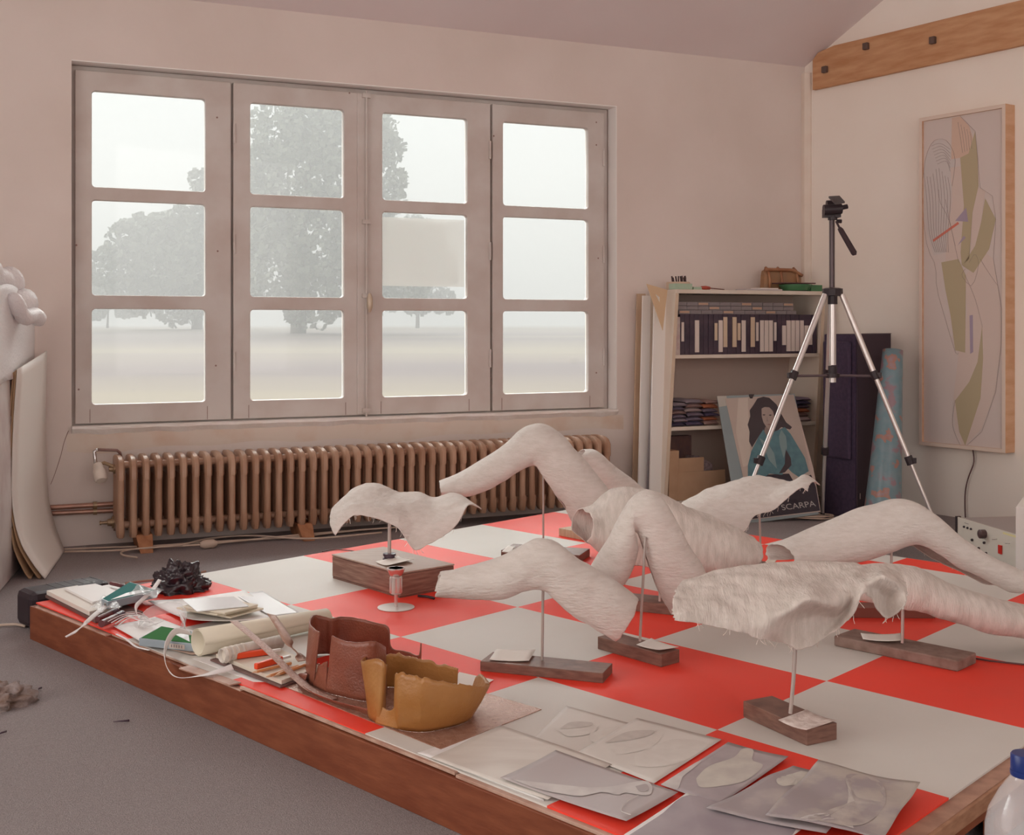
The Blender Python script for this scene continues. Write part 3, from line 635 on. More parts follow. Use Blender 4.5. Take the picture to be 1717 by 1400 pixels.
m = MB(); m.hexa([LR(pu0 + .01, PV - .012, pz0 + .01), LR(pu1 - .01, PV - .012, pz0 + .01), LR(pu1 - .01, PV - .02, pz0 + .01), LR(pu0 + .01, PV - .02, pz0 + .01)] + [LR(pu0 + .01, PV - .012, pz1 - .01), LR(pu1 - .01, PV - .012, pz1 - .01), LR(pu1 - .01, PV - .02, pz1 - .01), LR(pu0 + .01, PV - .02, pz1 - .01)]); m.obj('drawing_sheet', M('drawing_paper', (.66, .58, .54), .7), pic)
def Q(p, v=PV - .0112): return RP(p[0] / 1.796 + 1340, p[1] / 1.796, v)
layers = [('pale_hatching', (.62, .57, .545), [[(372, 560), (380, 480), (400, 430), (425, 418), (450, 430), (470, 480), (460, 560), (450, 640), (440, 760), (405, 770), (385, 700), (370, 620)]]),
          ('blush_shape', (.67, .56, .50), [[(455, 505), (490, 500), (498, 620), (490, 780), (440, 790), (450, 690), (462, 600)], [(500, 830), (560, 760), (585, 780), (605, 900), (608, 1040), (590, 1180), (550, 1290), (495, 1348), (470, 1300), (465, 1200), (480, 1060), (505, 950)], [(530, 560), (560, 575), (545, 700), (515, 790), (520, 680)]]),
          ('peach_shape', (.66, .49, .39), [[(460, 355), (485, 350), (512, 380), (524, 420), (512, 462), (485, 475), (458, 480)]]),
          ('olive_shape', (.48, .41, .27), [[(485, 475), (510, 462), (530, 395), (537, 470), (540, 560), (522, 640), (512, 780), (490, 800), (486, 760), (496, 620)], [(560, 597), (592, 660), (572, 750), (525, 822), (492, 800), (530, 740), (548, 670)], [(428, 790), (480, 780), (502, 830), (500, 1062), (470, 1055), (456, 950), (440, 870)], [(551, 980), (554, 1080), (546, 1200), (500, 1342), (482, 1300), (469, 1207), (512, 1150), (537, 1090)]]),
          ('purple_shape', (.40, .33, .42), [[(470, 665), (503, 625), (509, 668)], [(478, 738), (495, 710), (502, 716)], [(513, 950), (523, 948), (524, 1060), (515, 1066)]]),
          ('red_stroke', (.66, .20, .14), [[(402, 722), (478, 668), (482, 674), (404, 729)]])]
for k, (nm, c, polys) in enumerate(layers):
    m = MB()
    for j, p in enumerate(polys): m.prism([Q(q, PV - .0112 + k * .0002) for q in p], RN * .00015)
    m.obj(nm, M(nm, c, .7), pic)
m = MB()
lines = [[(372, 560), (380, 480), (400, 430), (425, 418), (450, 430), (470, 480), (460, 560)], [(370, 620), (385, 740), (410, 800), (415, 870), (440, 960), (470, 1060), (480, 1062)], [(495, 1350), (550, 1300), (592, 1180), (608, 1040), (610, 930), (598, 860), (585, 780), (592, 660), (582, 590), (545, 565), (537, 470), (530, 395), (500, 365), (485, 350)], [(470, 1205), (462, 1280), (490, 1352)], [(500, 830), (530, 900), (552, 985)], [(420, 570), (425, 610), (450, 660), (470, 740)], [(440, 600), (450, 650), (480, 790)], [(545, 780), (570, 820), (598, 860)], [(500, 810), (490, 830), (520, 860), (540, 800), (530, 765), (512, 790)]]
for q in range(9): lines.append([(376 + q * 9, 520 + 14 * math.sin(q)), (384 + q * 9, 600), (392 + q * 7, 700), (410 + q * 5, 760)])
for q in range(7): lines.append([(398 + q * 3, 440 + q * 9), (425 + q * 3, 432 + q * 9), (455, 450 + q * 11)])
for q in range(5): lines.append([(478 + q * 9, 368 + q * 7), (485 + q * 8, 410), (492 + q * 7, 460 - q * 3)])
for l in lines: m.tube([Q(p, PV - .0098) for p in spline(l, 14)], .0007, 4)
m.obj('ink_lines', M('ink_line', (.38, .30, .28), .8), pic)
m = MB(); m.tube([RP(x, y, .02) for x, y in spline([(1631, 752), (1633, 775), (1624, 800), (1619, 822), (1618, 848), (1619, 878), (1618, 900)], 26)], .0035, 8)
tag(m.obj('power_cable', M('dark_cable', (.12, .06, .06), .5), smooth=True), 'dark cable hanging down the wall below the framed drawing', 'cable')

# ================================================================ SHELF IN THE CORNER
SV0, SV1 = .03, .29
def su(x, v=SV1): return uz(x, 500, v)[0]
sb0, sb1 = su(1112), su(1356); st0, st1 = su(1133), su(1384)
def sz(y, x=1240): return uz(x, y, SV1)[1]
ztop = sz(493)
def shx(u, z): return u + (st0 - sb0) * z / ztop        # racked sideways: everything upright leans to the right
birchm = M('birch_veneer_shelf', (.76, .69, .60), .5, (.70, .61, .51), 6, stretch=(1, 1, .2))
edgem = M('shelf_edge', (.66, .53, .40), .6)
shf = thing('bookcase', L((sb0 + sb1) / 2, .15, 0), 'cream bookcase leaning sideways in the corner behind the tripod', 'bookcase')
sb1_ = sb0 + (st1 - st0)
for k, (ua, name) in enumerate(((sb0, 'side_panel'), (sb1_ - .018, 'side_panel'))):
    m = MB(); m.hexa([L(ua, SV1, 0), L(ua + .018, SV1, 0), L(ua + .018, SV0, 0), L(ua, SV0, 0), L(shx(ua, ztop), SV1, ztop), L(shx(ua + .018, ztop), SV1, ztop), L(shx(ua + .018, ztop), SV0, ztop), L(shx(ua, ztop), SV0, ztop)]); m.obj(name, birchm, shf, bevel=.001)
    m = MB(); m.hexa([L(ua - .0005, SV1 + .0015, 0), L(ua + .0185, SV1 + .0015, 0), L(ua + .0185, SV1, 0), L(ua - .0005, SV1, 0), L(shx(ua - .0005, ztop), SV1 + .0015, ztop), L(shx(ua + .0185, ztop), SV1 + .0015, ztop), L(shx(ua + .0185, ztop), SV1, ztop), L(shx(ua - .0005, ztop), SV1, ztop)]); m.obj('edge_band', edgem, shf)
def shelfboard(z, name='shelf', th=.018):
    a, b = shx(sb0 + .018, z), shx(sb1_ - .018, z); m = MB(); m.ub(a, b, SV0, SV1 - .001, z - th, z); return m.obj(name, birchm, shf, bevel=.001)
z1, z2, z3 = sz(594), sz(712), .06
m = MB(); m.ub(shx(sb0, ztop), shx(sb1_, ztop), SV0, SV1 + .002, ztop, ztop + .02); m.obj('top_board', birchm, shf, bevel=.001)
for z in (z1, z2, z3): shelfboard(z)
m = MB(); m.hexa([L(sb0 + .01, SV0 + .003, .02), L(sb1_ - .01, SV0 + .003, .02), L(sb1_ - .01, SV0, .02), L(sb0 + .01, SV0, .02)] + [L(shx(sb0 + .01, ztop), SV0 + .003, ztop), L(shx(sb1_ - .01, ztop), SV0 + .003, ztop), L(shx(sb1_ - .01, ztop), SV0, ztop), L(shx(sb0 + .01, ztop), SV0, ztop)]); m.obj('back_panel', M('shelf_back', (.55, .44, .38), .8), shf)
# video cassettes
vhm = M('black_cassette_sleeve', (.05, .035, .055), .45, (.08, .055, .075), 20); whl = M('white_spine_label', (.72, .63, .57), .7); tanl = M('tan_spine_label', (.66, .52, .38), .7)
LBL = {1: 's', 4: 't', 8: 'a', 9: 't', 10: 'A', 12: 'A', 13: 'a', 14: 't', 16: 'A', 17: 's', 18: 't', 19: 't', 20: 't', 21: 's', 23: 'm', 24: 't', 25: 't', 26: 't', 27: 't', 28: 'm', 29: 'm'}
ux0, ux1 = shx(sb0 + .018, z1) + .012, shx(sb1_ - .018, z1) - .004
NV = 31; cw = (ux1 - ux0) / NV; zh = sz(527) - z1
names = {'s': 'a short white spine label', 't': 'a tall white spine label', 'a': 'a short tan spine label', 'A': 'a tall tan spine label', 'm': 'a mid-height white spine label'}
for i in range(NV):
    ua = ux0 + cw * i; uc = ua + cw / 2; h = zh * (1 if i else .93); kd = LBL.get(i)
    lb = ('black video cassette with %s, %s from the left in the row' % (names[kd], ORD[i])) if kd else 'plain black video cassette, %s from the left in the row' % ORD[i]
    if i == 0: lb = 'pink and white sleeved video cassette at the left end of the row'
    t = thing('video_cassette', L(uc, SV1 - .07, z1), lb, 'video cassette', 'video cassettes standing on the upper shelf')
    m = MB(); sh = .03 * rnd(-.3, 1) * cw
    m.ub(ua + .0008, ua + cw - .0008, SV1 - .13, SV1 - .02 + rnd(-.004, .004), z1, z1 + h); m.obj('sleeve', vhm if i else M('pink_sleeve', (.55, .40, .38), .6, (.62, .55, .5), 40), t, bevel=.001)
    if kd:
        lo, hi, w_ = {'s': (.33, .8, .5), 't': (.06, .85, .85), 'a': (.35, .78, .6), 'A': (.18, .93, .85), 'm': (.22, .72, .8)}[kd]
        m = MB(); m.ub(uc - cw * w_ / 2, uc + cw * w_ / 2, SV1 - .0155, SV1 - .022, z1 + h * lo, z1 + h * hi); m.obj('spine_label', tanl if kd in 'aA' else whl, t)
# small grey cases in three layers on top of them
gcm = M('grey_clear_case', (.19, .165, .175), .35, (.25, .22, .225), 30, spec=.5)
lay = ['lowest', 'middle', 'top']; gh = (ztop - .012 - (z1 + zh)) / 3.25; gh = min(gh, .021)
for r in range(3):
    for i in range(11):
        ua = ux0 + .004 + (0 if r == 2 else .0 if r == 1 else .02) + i * .0665
        t = thing('cassette_case', L(ua + .032, SV1 - .07, z1 + zh + r * gh), 'small grey flat case, %s layer above the video cassettes, %s from the left' % (lay[r], ORD[i]), 'cassette case', 'small grey cases stacked above the video cassettes')
        m = MB(); m.ub(ua, ua + .0655, SV1 - .12, SV1 - .022, z1 + zh + r * gh + .0004, z1 + zh + (r + 1) * gh - .0006); m.obj('case_body', gcm, t, bevel=.0015)
        m = MB(); m.ub(ua + .004, ua + .061, SV1 - .0212, SV1 - .022, z1 + zh + r * gh + .006, z1 + zh + (r + 1) * gh - .005); m.obj('paper_insert', M('case_insert', (.25, .22, .225), .6) if (i + r) % 4 else M('case_insert_warm', (.52, .34, .24), .6), t)
# folded cloths on the middle shelf
cl_cols = [(.16, .13, .17), (.34, .22, .20), (.10, .08, .14), (.46, .37, .36), (.55, .20, .10), (.22, .18, .24), (.30, .26, .30)]
cn = ['black', 'brown', 'navy', 'pale grey', 'orange', 'dark violet', 'grey']
pile = [('left pile', 1128, 1151, [2, 6, 5, 1, 5, 6], 0), ('middle pile', 1152, 1180, [2, 5, 0, 3, 1, 6], 0), ('pile beside the poster', 1182, 1206, [1, 4, 2, 5, 4, 1], 0), ('pile right of the poster', 1336, 1358, [3, 1, 4, 0, 2, 5], 0)]
hts = ['bottom', 'second lowest', 'third lowest', 'third highest', 'second highest', 'topmost']
for pn, xa, xb, cs, _ in pile:
    ua, ub_ = su(xa, SV1 - .02), su(xb, SV1 - .02); z = z2
    for k, ci in enumerate(cs):
        h = .021 + rnd(-.004, .004); j = rnd(-.006, .006); rows = []
        m = MB()
        for q in range(9):
            s = q / 8; zz = .002 * math.sin(q * 1.3 + k)
            hh = h * (.55 + .45 * math.sin(min(1, min(s, 1 - s) * 5) * 1.57))
            a = ua + j + (ub_ - ua) * s
            rows.append([L(a, SV1 - .22, z + .001), L(a, SV1 - .22, z + hh), L(a, SV1 - .035 + j, z + hh + zz * .5), L(a, SV1 - .018 + j, z + hh * .5), L(a, SV1 - .035 + j, z + .001), L(a, SV1 - .22, z + .001)])
        m.grid(rows); nm = cn[ci]
        tag(m.obj('folded_cloth', M('cloth_' + nm.replace(' ', '_'), cl_cols[ci], .9, bump=.4, bscale=80), smooth=60), '%s folded cloth, %s of the %s on the middle shelf' % (nm, hts[k], pn), 'folded cloth', 'folded cloths on the middle shelf')
        z += h + .001
# cardboard box on the bottom shelf
cardm = M('cardboard', (.50, .32, .20), .75, (.45, .28, .17), 12)
cb = thing('cardboard_box', L(su(1160), SV1 - .05, z3), 'open brown cardboard box holding papers on the lowest shelf', 'box')
ua, ub_, um_ = su(1122), su(1216), su(1138); zc1 = sz(786); zc2 = sz(757)
m = MB(); m.ub(um_, ub_, SV1 + .0, SV1 - .008, z3 + .002, zc1); m.obj('front_panel', cardm, cb)
m = MB(); m.ub(um_, su(1181), SV1 - .004, SV1 - .012, z3 + .002, zc2 - .02); m.obj('inner_panel', cardm, cb)
m = MB(); m.ub(ua, um_ + .004, SV1 - .2, SV1 - .002, z3 + .002, zc2 + .02); m.obj('side_carton', cardm, cb, bevel=.002)
m = MB(); m.ub(um_ + .004, ub_, SV1 - .2, SV1 - .195, z3 + .002, zc1 + .04); m.obj('back_panel', cardm, cb)
for k, x in enumerate((1186, 1193, 1200)):
    m = MB(); a = su(x); m.hexa([L(a - .03, SV1 - .03, z3 + .1), L(a + .05, SV1 - .03, z3 + .1), L(a + .05, SV1 - .17, z3 + .1), L(a - .03, SV1 - .17, z3 + .1), L(a - .035, SV1 - .03 - .01 * k, zc1 + .075 - .015 * k), L(a + .05, SV1 - .03 - .01 * k, zc1 + .03 - .012 * k), L(a + .05, SV1 - .15, zc1 + .035), L(a - .035, SV1 - .15, zc1 + .07)])
    if k == 0: tag(m.obj('paper_bundle', M('grey_papers', (.36, .28, .28), .8, (.2, .14, .16), 60)), 'bundle of grey papers leaning inside the cardboard box', 'papers')
m = MB(); m.ub(su(1140), su(1195), SV0 + .012, SV0 + .06, z3 + .001, sz(737, 1165)); tag(m.obj('dark_folder', M('dark_folder', (.16, .09, .09), .7, (.22, .12, .1), 20)), 'dark brown folders at the back of the lowest shelf', 'folders')
# things on top of the bookcase
zt_ = ztop + .0205
def top_u(x, v): return uz(x, 490, v)[0]
tc_ = thing('tape_tub', L(top_u(1137, .2), .2, zt_), 'round beige tub with dark pegs on the left of the bookcase top', 'tub')
m = MB(); c = L(top_u(1137, .2), .2, zt_); m.lathe(c, [(.058, 0), (.062, .005), (.062, .034), (.058, .04), (.05, .04), (.05, .01), (.001, .01)], 24); m.obj('tub_body', M('beige_tub', (.62, .48, .36), .6), tc_, smooth=40)
m = MB()
for k in range(13):
    a = k * .62; p = c + Vector((math.cos(a) * .035 + .01, math.sin(a) * .03, .012)); m.tube([p, p + Vector((rnd(-.012, .012), rnd(-.01, .01), .05 + rnd(0, .012)))], .004, 6)
m.obj('dark_pegs', M('dark_pegs', (.07, .04, .04), .6), tc_)
def boxon(x0, x1, v0, v1, h, z=None, **k):
    m = MB(); a, b = top_u(x0, v1), top_u(x1, v1); m.ub(a, b, v0, v1, (z if z is not None else zt_) + .0003, (z if z is not None else zt_) + h); return m
tag(boxon(1131, 1161, .215, .27, .03).obj('green_box', M('pale_green_box', (.42, .55, .42), .5), bevel=.002), 'pale green slim box in front of the tub on the bookcase', 'box')
tag(boxon(1163, 1177, .22, .26, .014).obj('green_case', M('pale_green_box', (0, 0, 0)), bevel=.002), 'small pale green case under the red handled tool', 'case')
t = thing('screwdriver', L(top_u(1185, .24), .24, zt_), 'tool with red handle and dark shaft lying on the bookcase top', 'tool')
m = MB(); a = L(top_u(1176, .24), .24, zt_ + .011); b = L(top_u(1191, .24), .235, zt_ + .010); m.tube([a, a.lerp(b, .5), b], [.008, .011, .008], 8); m.obj('handle', M('red_handle', (.45, .08, .05), .4), t, smooth=True)
m = MB(); m.tube([b, L(top_u(1214, .22), .22, zt_ + .004)], .003, 6); m.obj('shaft', M('dark_shaft', (.2, .09, .07), .4), t, smooth=True)
# leather satchel
lea = M('tan_leather', (.32, .13, .06), .45, (.42, .22, .11), 12, spec=.5, bump=.3, bscale=40)
t = thing('leather_satchel', L(top_u(1312, .12), .12, zt_), 'worn tan leather satchel standing on the right of the bookcase top', 'bag')
ubg, ueg = top_u(1281, .14), top_u(1343, .14); hz_ = sz(450, 1310) - ztop - .012
m = MB(); rows = []
for q in range(13):
    s = q / 12; a = ubg + (ueg - ubg) * s; hh = hz_ * (1 - .25 * max(0, s - .75) * 4 * .9 - .12 * max(0, .12 - s) / .12); w_ = .035 * (1 - .5 * (2 * s - 1) ** 6)
    rows.append([L(a, .12 - w_, zt_ + .001), L(a + .005, .12 - w_ * .9, zt_ + hh * .8), L(a + .004, .12 - w_ * .4, zt_ + hh), L(a + .004, .12 + w_ * .4, zt_ + hh), L(a + .005, .12 + w_, zt_ + hh * .75), L(a, .12 + w_, zt_ + .001)])
m.grid(rows); n_ = 6; m.add(rows[0], [tuple(range(6))]); m.add(rows[-1], [tuple(range(6))]); m.obj('bag_body', M('satchel_panel', (.27, .16, .09), .5, (.36, .19, .09), 15), t, smooth=50)
for s in (.1, .42, .85):
    m = MB(); a = ubg + (ueg - ubg) * s; m.tube([L(a, .158, zt_ + .004), L(a, .16, zt_ + hz_ * .5), L(a, .145, zt_ + hz_ * .9), L(a, .12, zt_ + hz_ + .004)], .008, 6); m.obj('strap', lea, t, smooth=True)
m = MB(); m.tube([L(ubg + (ueg - ubg) * q / 10, .15, zt_ + hz_ * (.93 - .25 * max(0, q / 10 - .75) * 4 * .9)) for q in range(11)], .010, 8); m.obj('flap_edge', lea, t, smooth=True)
tag(boxon(1252, 1312, .18, .28, .008).obj('paper_pad', M('grey_pad', (.55, .50, .50), .7), bevel=.001), 'pad of grey paper lying in front of the satchel', 'papers')
tag(boxon(1270, 1305, .2, .26, .006, zt_ + .0085).obj('paper_sheet', M('note_card', (0, 0, 0))), 'small white sheets on the grey pad before the satchel', 'papers')
t = thing('green_dish', L(top_u(1335, .22), .22, zt_), 'dark green shallow dish at the right of the bookcase top', 'dish')
m = MB(); m.lathe(L(top_u(1334, .21), .21, zt_), [(.05, 0), (.07, .004), (.088, .03), (.088, .036), (.082, .036), (.066, .008), (.001, .008)], 24); m.obj('dish_body', M('green_enamel', (.07, .20, .09), .4), t, smooth=40)
tag(boxon(1360, 1379, .21, .27, .034).obj('green_tin', M('green_enamel', (0, 0, 0)), bevel=.002), 'dark green square tin beside the tripod column', 'tin')
tag(boxon(1313, 1368, .16, .26, .006, zt_ + .040).obj('dark_folder', M('dark_book', (.13, .06, .06), .5), bevel=.001), 'thin dark red book lying across the green dish', 'book')
# boards beside the bookcase
def lean_board(x0t, x1t, yt, x0b, x1b, yb, v0, v1, mat, name, label, cat, th=.012):
    a, b, c, d = uz(x0t, yt, v1), uz(x1t, yt, v1), uz(x0b, yb, v1), uz(x1b, yb, v1)
    zb_ = 0.0 if c[1] < .05 else c[1]; k = (a[0] - c[0]) / max(.01, a[1] - c[1])
    m = MB(); lo0, lo1 = c[0] - k * (c[1] - zb_), d[0] - k * (d[1] - zb_)
    m.hexa([L(lo0, v1, zb_), L(lo1, v1, zb_), L(lo1, v1 - th, zb_), L(lo0, v1 - th, zb_), L(a[0], v0 + th, a[1]), L(b[0], v0 + th, b[1]), L(b[0], v0, b[1]), L(a[0], v0, a[1])])
    return tag(m.obj(name, mat, bevel=.001), label, cat)
whb = M('white_painted_board', (.82, .80, .76), .4)
lean_board(1080, 1094, 492, 1061, 1070, 836, .02, .10, M('timber_board', (.58, .43, .30), .6, (.5, .36, .25), 6), 'timber_board', 'brown timber batten leaning on the wall left of the white boards', 'board')
lean_board(1093, 1106, 495, 1070, 1087, 858, .10, .20, whb, 'white_board', 'white board leaning left of the narrow grey strip beside the bookcase', 'board')
lean_board(1104, 1109, 495, 1083, 1090, 858, .19, .225, M('grey_strip', (.30, .27, .28), .5), 'grey_strip', 'narrow grey metal strip leaning between two white boards', 'strip')
lean_board(1108, 1132, 493, 1089, 1109, 860, .19, .262, whb, 'white_board', 'wide white board leaning against the left side of the bookcase', 'board')
# wooden set square hanging on the boards
sq_o = [(1084, 476), (1119, 486), (1111, 554)]; sq_i = [(1098, 492), (1106, 498), (1106, 508)]
def sqp(x, y, d=0): return on_plane(x, y, L(su(1110, .31), .31, 0), WN) + WN * d
fz = [sqp(*p) for p in sq_o]; o2 = [((p - fz[0]).dot(WD), p.z - fz[0].z) for p in fz]; i2 = [((sqp(*p) - fz[0]).dot(WD), sqp(*p).z - fz[0].z) for p in sq_i]
setm = M('set_square_wood', (.66, .48, .30), .5)
tag(plate([o2, i2], lambda x, y, d: fz[0] + WD * x + UP * y + WN * d, .004).obj('set_square', setm), 'wooden triangular set square hung over the boards beside the bookcase', 'set square')
# clutter behind the radiator end
m = MB(); p = G(1060, 835, .0)
for k in range(7):
    q = p + Vector((rnd(-.05, .05), rnd(-.03, .05), .03 + k * .02)); m.tube([q, q + Vector((rnd(-.05, .05), rnd(-.04, .04), rnd(.0, .02))), q + Vector((rnd(-.03, .06), rnd(-.04, .04), rnd(-.02, .02)))], .014, 7)
tag(m.obj('crumpled_rag', M('dark_rag', (.20, .13, .14), .9), smooth=True), 'dark crumpled rag on the floor between radiator and boards', 'rag')

# ================================================================ POSTER BEHIND GLASS
pb_ = [V(1203, 664, 6.12), V(1333, 660, 6.16), V(1374, 866, 5.78), V(1238, 884, 5.72)]
pn = (pb_[1] - pb_[0]).cross(pb_[3] - pb_[0]).normalized()
if pn.y > 0: pn = -pn
def PP(x, y, off=0): return on_plane(x, y, pb_[0] + pn * off, pn)
pr = thing('framed_poster', (pb_[2] + pb_[3]) / 2 * 1.0, 'glass framed poster of a dark haired woman in blue leaning on the bookcase', 'poster')
def ppoly(name, px, off, mat, th=.0008, zz=None): m = MB(); m.prism([PP(x, y, off) for x, y in px], -pn * th); return m.obj(name, mat, pr)
C8 = lambda l: [(x / 5 + 1080, y / 5 + 620) for x, y in l]
outer = [(1202, 664), (1332, 660), (1373, 862), (1238, 880)]
ppoly('backing_board', outer, -.002, M('blue_mount', (.33, .38, .40), .6), .006)
ppoly('cream_top_strip', C8([(612, 222), (690, 218), (700, 300), (628, 312)]), -.0010, M('poster_cream', (.60, .55, .50), .6))
ppoly('photograph', C8([(680, 240), (1252, 208), (1420, 830), (1480, 1190), (900, 1255), (850, 985)]), .0, M('poster_backdrop', (.66, .53, .47), .6, (.62, .49, .43), 3))
ppoly('window_light', C8([(790, 240), (870, 235), (880, 560), (900, 790), (830, 815), (770, 520)]), .0006, M('poster_light_wall', (.74, .62, .55), .6))
ppoly('hair', C8([(1000, 225), (1050, 235), (1110, 290), (1150, 370), (1190, 440), (1240, 480), (1225, 500), (1150, 480), (1090, 540), (1000, 520), (960, 560), (905, 650), (880, 600), (885, 520), (868, 460), (890, 390), (885, 340), (920, 290), (950, 240)]), .0010, M('poster_hair', (.07, .05, .06), .5))
ppoly('face', C8([(985, 325), (1010, 312), (1050, 315), (1080, 345), (1092, 390), (1085, 430), (1065, 480), (1050, 500), (1025, 480), (1000, 440), (986, 390)]), .0016, M('poster_face', (.50, .38, .34), .6))
ppoly('neck', C8([(1015, 480), (1075, 470), (1080, 560), (1030, 600), (1000, 540)]), .0013, M('poster_neck', (.36, .27, .25), .6))
tl = M('poster_teal', (.11, .22, .27), .6, (.15, .30, .34), 30)
ppoly('shirt', C8([(960, 560), (1000, 500), (1050, 600), (1090, 520), (1180, 480), (1230, 540), (1290, 640), (1350, 740), (1380, 850), (1300, 900), (1240, 860), (1180, 800), (1160, 880), (1050, 870), (1010, 900), (1000, 1000), (870, 1000), (870, 800), (900, 680)]), .0019, tl)
ppoly('shirt_collar', C8([(965, 570), (1000, 640), (1050, 760), (1115, 830), (1090, 700), (1040, 620)]), .0024, M('poster_teal_light', (.28, .38, .40), .6))
ppoly('shirt_fold', C8([(1150, 500), (1190, 560), (1200, 650), (1170, 740), (1140, 640), (1130, 560)]), .0024, M('poster_teal_light', (0, 0, 0)))
ppoly('sleeve_gap', C8([(1185, 660), (1230, 740), (1235, 800), (1180, 860), (1130, 870), (1180, 790)]), .0024, M('poster_hair', (0, 0, 0)))
ppoly('dark_foot', C8([(900, 905), (1000, 880), (1215, 870), (1250, 930), (1400, 880), (1440, 980), (1475, 1180), (905, 1250)]), .0014, M('poster_black', (.04, .03, .045), .5))
for x, y, w_ in ((1005, 378, 14), (1058, 380, 14)): ppoly('eye', C8([(x - w_, y), (x, y - 6), (x + w_, y), (x, y + 6)]), .0020, M('poster_hair', (0, 0, 0)))
ppoly('mouth', C8([(1030, 458), (1048, 453), (1066, 458), (1048, 466)]), .0020, M('poster_lip', (.36, .2, .19), .6))
ppoly('nose_shadow', C8([(1030, 385), (1036, 425), (1046, 432), (1028, 432)]), .0020, M('poster_neck', (0, 0, 0)))
pxd = (PP(1400, 845) - PP(1320, 845)).normalized(); pyd = pn.cross(pxd)
if pyd.z < 0: pyd = -pyd
tx = PP(1340, 852, .0030); rx = (PP(1380, 841) - PP(1300, 851)).normalized(); ry_ = pn.cross(rx); ry_ = ry_ if ry_.z > 0 else -ry_
text_mesh('SCARPA', .042, lambda x, y, d: tx + rx * x * 1.15 + ry_ * y + pn * d, .0004).obj('poster_lettering', M('poster_letters', (.50, .46, .44), .6), pr)
m = MB(); m.prism([PP(x, y, .004) for x, y in outer], -pn * .0015); m.obj('glass_sheet', glassm, pr)
m = MB(); m.prism([PP(x, y, .006) for x, y in ((1256, 661), (1265, 661), (1262, 667), (1258, 667))], -pn * .01); m.obj('clip', M('dark_clip', (.06, .05, .05), .4), pr)
# coiled cord beside it
m = MB(); c = G(1362, 868, .008); q = []
for k in range(70):
    a = k * .36; r_ = .055 + .012 * math.sin(k * .5); q.append(c + Vector((math.cos(a) * r_ * 1.6, math.sin(a) * r_ * .9, .003 * (k / 14))))
m.tube(q, .003, 6); tag(m.obj('coiled_cord', M('cream_cord', (.60, .47, .38), .7), smooth=True), 'coil of cream cord on the floor at the foot of the poster', 'cord')

# ================================================================ DARK CASES, MAP ROLL
darkm = M('navy_felt', (.055, .040, .075), .9, (.075, .05, .09), 60, bump=.3, bscale=200); dark2 = M('dark_case_side', (.060, .040, .055), .7)
a, b, c = G(1384, 860), G(1438, 872), G(1494, 858); ln = (b - a); wv = c - b; zz = .905
cs = thing('loudspeaker_case', (a + c) / 2, 'tall dark navy felt covered case standing against the right wall', 'case')
m = MB(); m.prism([a, b, b + wv, a + wv], (0, 0, zz)); m.obj('case_body', dark2, cs, bevel=.003)
dn = Vector((ln.y, -ln.x, 0)).normalized()
m = MB(); m.prism([a + ln * .0 + dn * .001, b + dn * .001 - ln * .04, b - ln * .04 + dn * .006, a + dn * .006], (0, 0, zz - .002)); m.obj('front_felt', darkm, cs)
m = MB(); o = a + ln * .05 + UP * .29 + dn * .006; m.frame(o, ln * .82, dn * .022, UP * .58); m.obj('felt_pad', darkm, cs, bevel=.01)
m = MB(); o = a + UP * zz; m.frame(o + ln * .95, ln * .06, wv, UP * .004); m.obj('top_edge', M('case_trim', (.18, .13, .15), .6), cs)
m = MB(); m.frame(b + wv * .06 + UP * .10 - RD * 0 + Vector((ln.x, ln.y, 0)).normalized() * .001, wv * .01, ln.normalized() * .002, UP * .028); m.obj('white_mark', whl, cs)
mapm = bpy.data.materials.new('map_print'); mapm.use_nodes = True; n = mapm.node_tree; b = n.nodes['Principled BSDF']; b.inputs['Roughness'].default_value = .28
t = n.nodes.new('ShaderNodeTexCoord'); ns = n.nodes.new('ShaderNodeTexNoise'); ns.inputs['Scale'].default_value = 11; ns.inputs['Detail'].default_value = 5; n.links.new(t.outputs['Object'], ns.inputs['Vector'])
cr1 = n.nodes.new('ShaderNodeValToRGB'); cr1.color_ramp.interpolation = 'EASE'; e = cr1.color_ramp.elements; e[0].position = .40; e[0].color = (.30, .20, .23, 1); e[1].position = .45; e[1].color = (.20, .29, .33, 1)
for p, c4 in ((.58, (.16, .27, .31, 1)), (.61, (.40, .20, .16, 1)), (.70, (.34, .26, .28, 1))): k = e.new(p); k.color = c4
n.links.new(ns.outputs[0], cr1.inputs[0]); n.links.new(cr1.outputs[0], b.inputs['Base Color'])
m = MB(); a = V(1479, 872, 5.66); a.z = 0.002; c = V(1497, 587, 5.80); pth = [a.lerp(c, i / 10) for i in range(11)]
m.tube(pth, [.092 - .045 * (i / 10) ** .8 for i in range(11)], 26, cap=False)
tag(m.obj('rolled_map', mapm, smooth=True, solid=.002), 'rolled up blue and pink world map leaning beside the dark case', 'map')

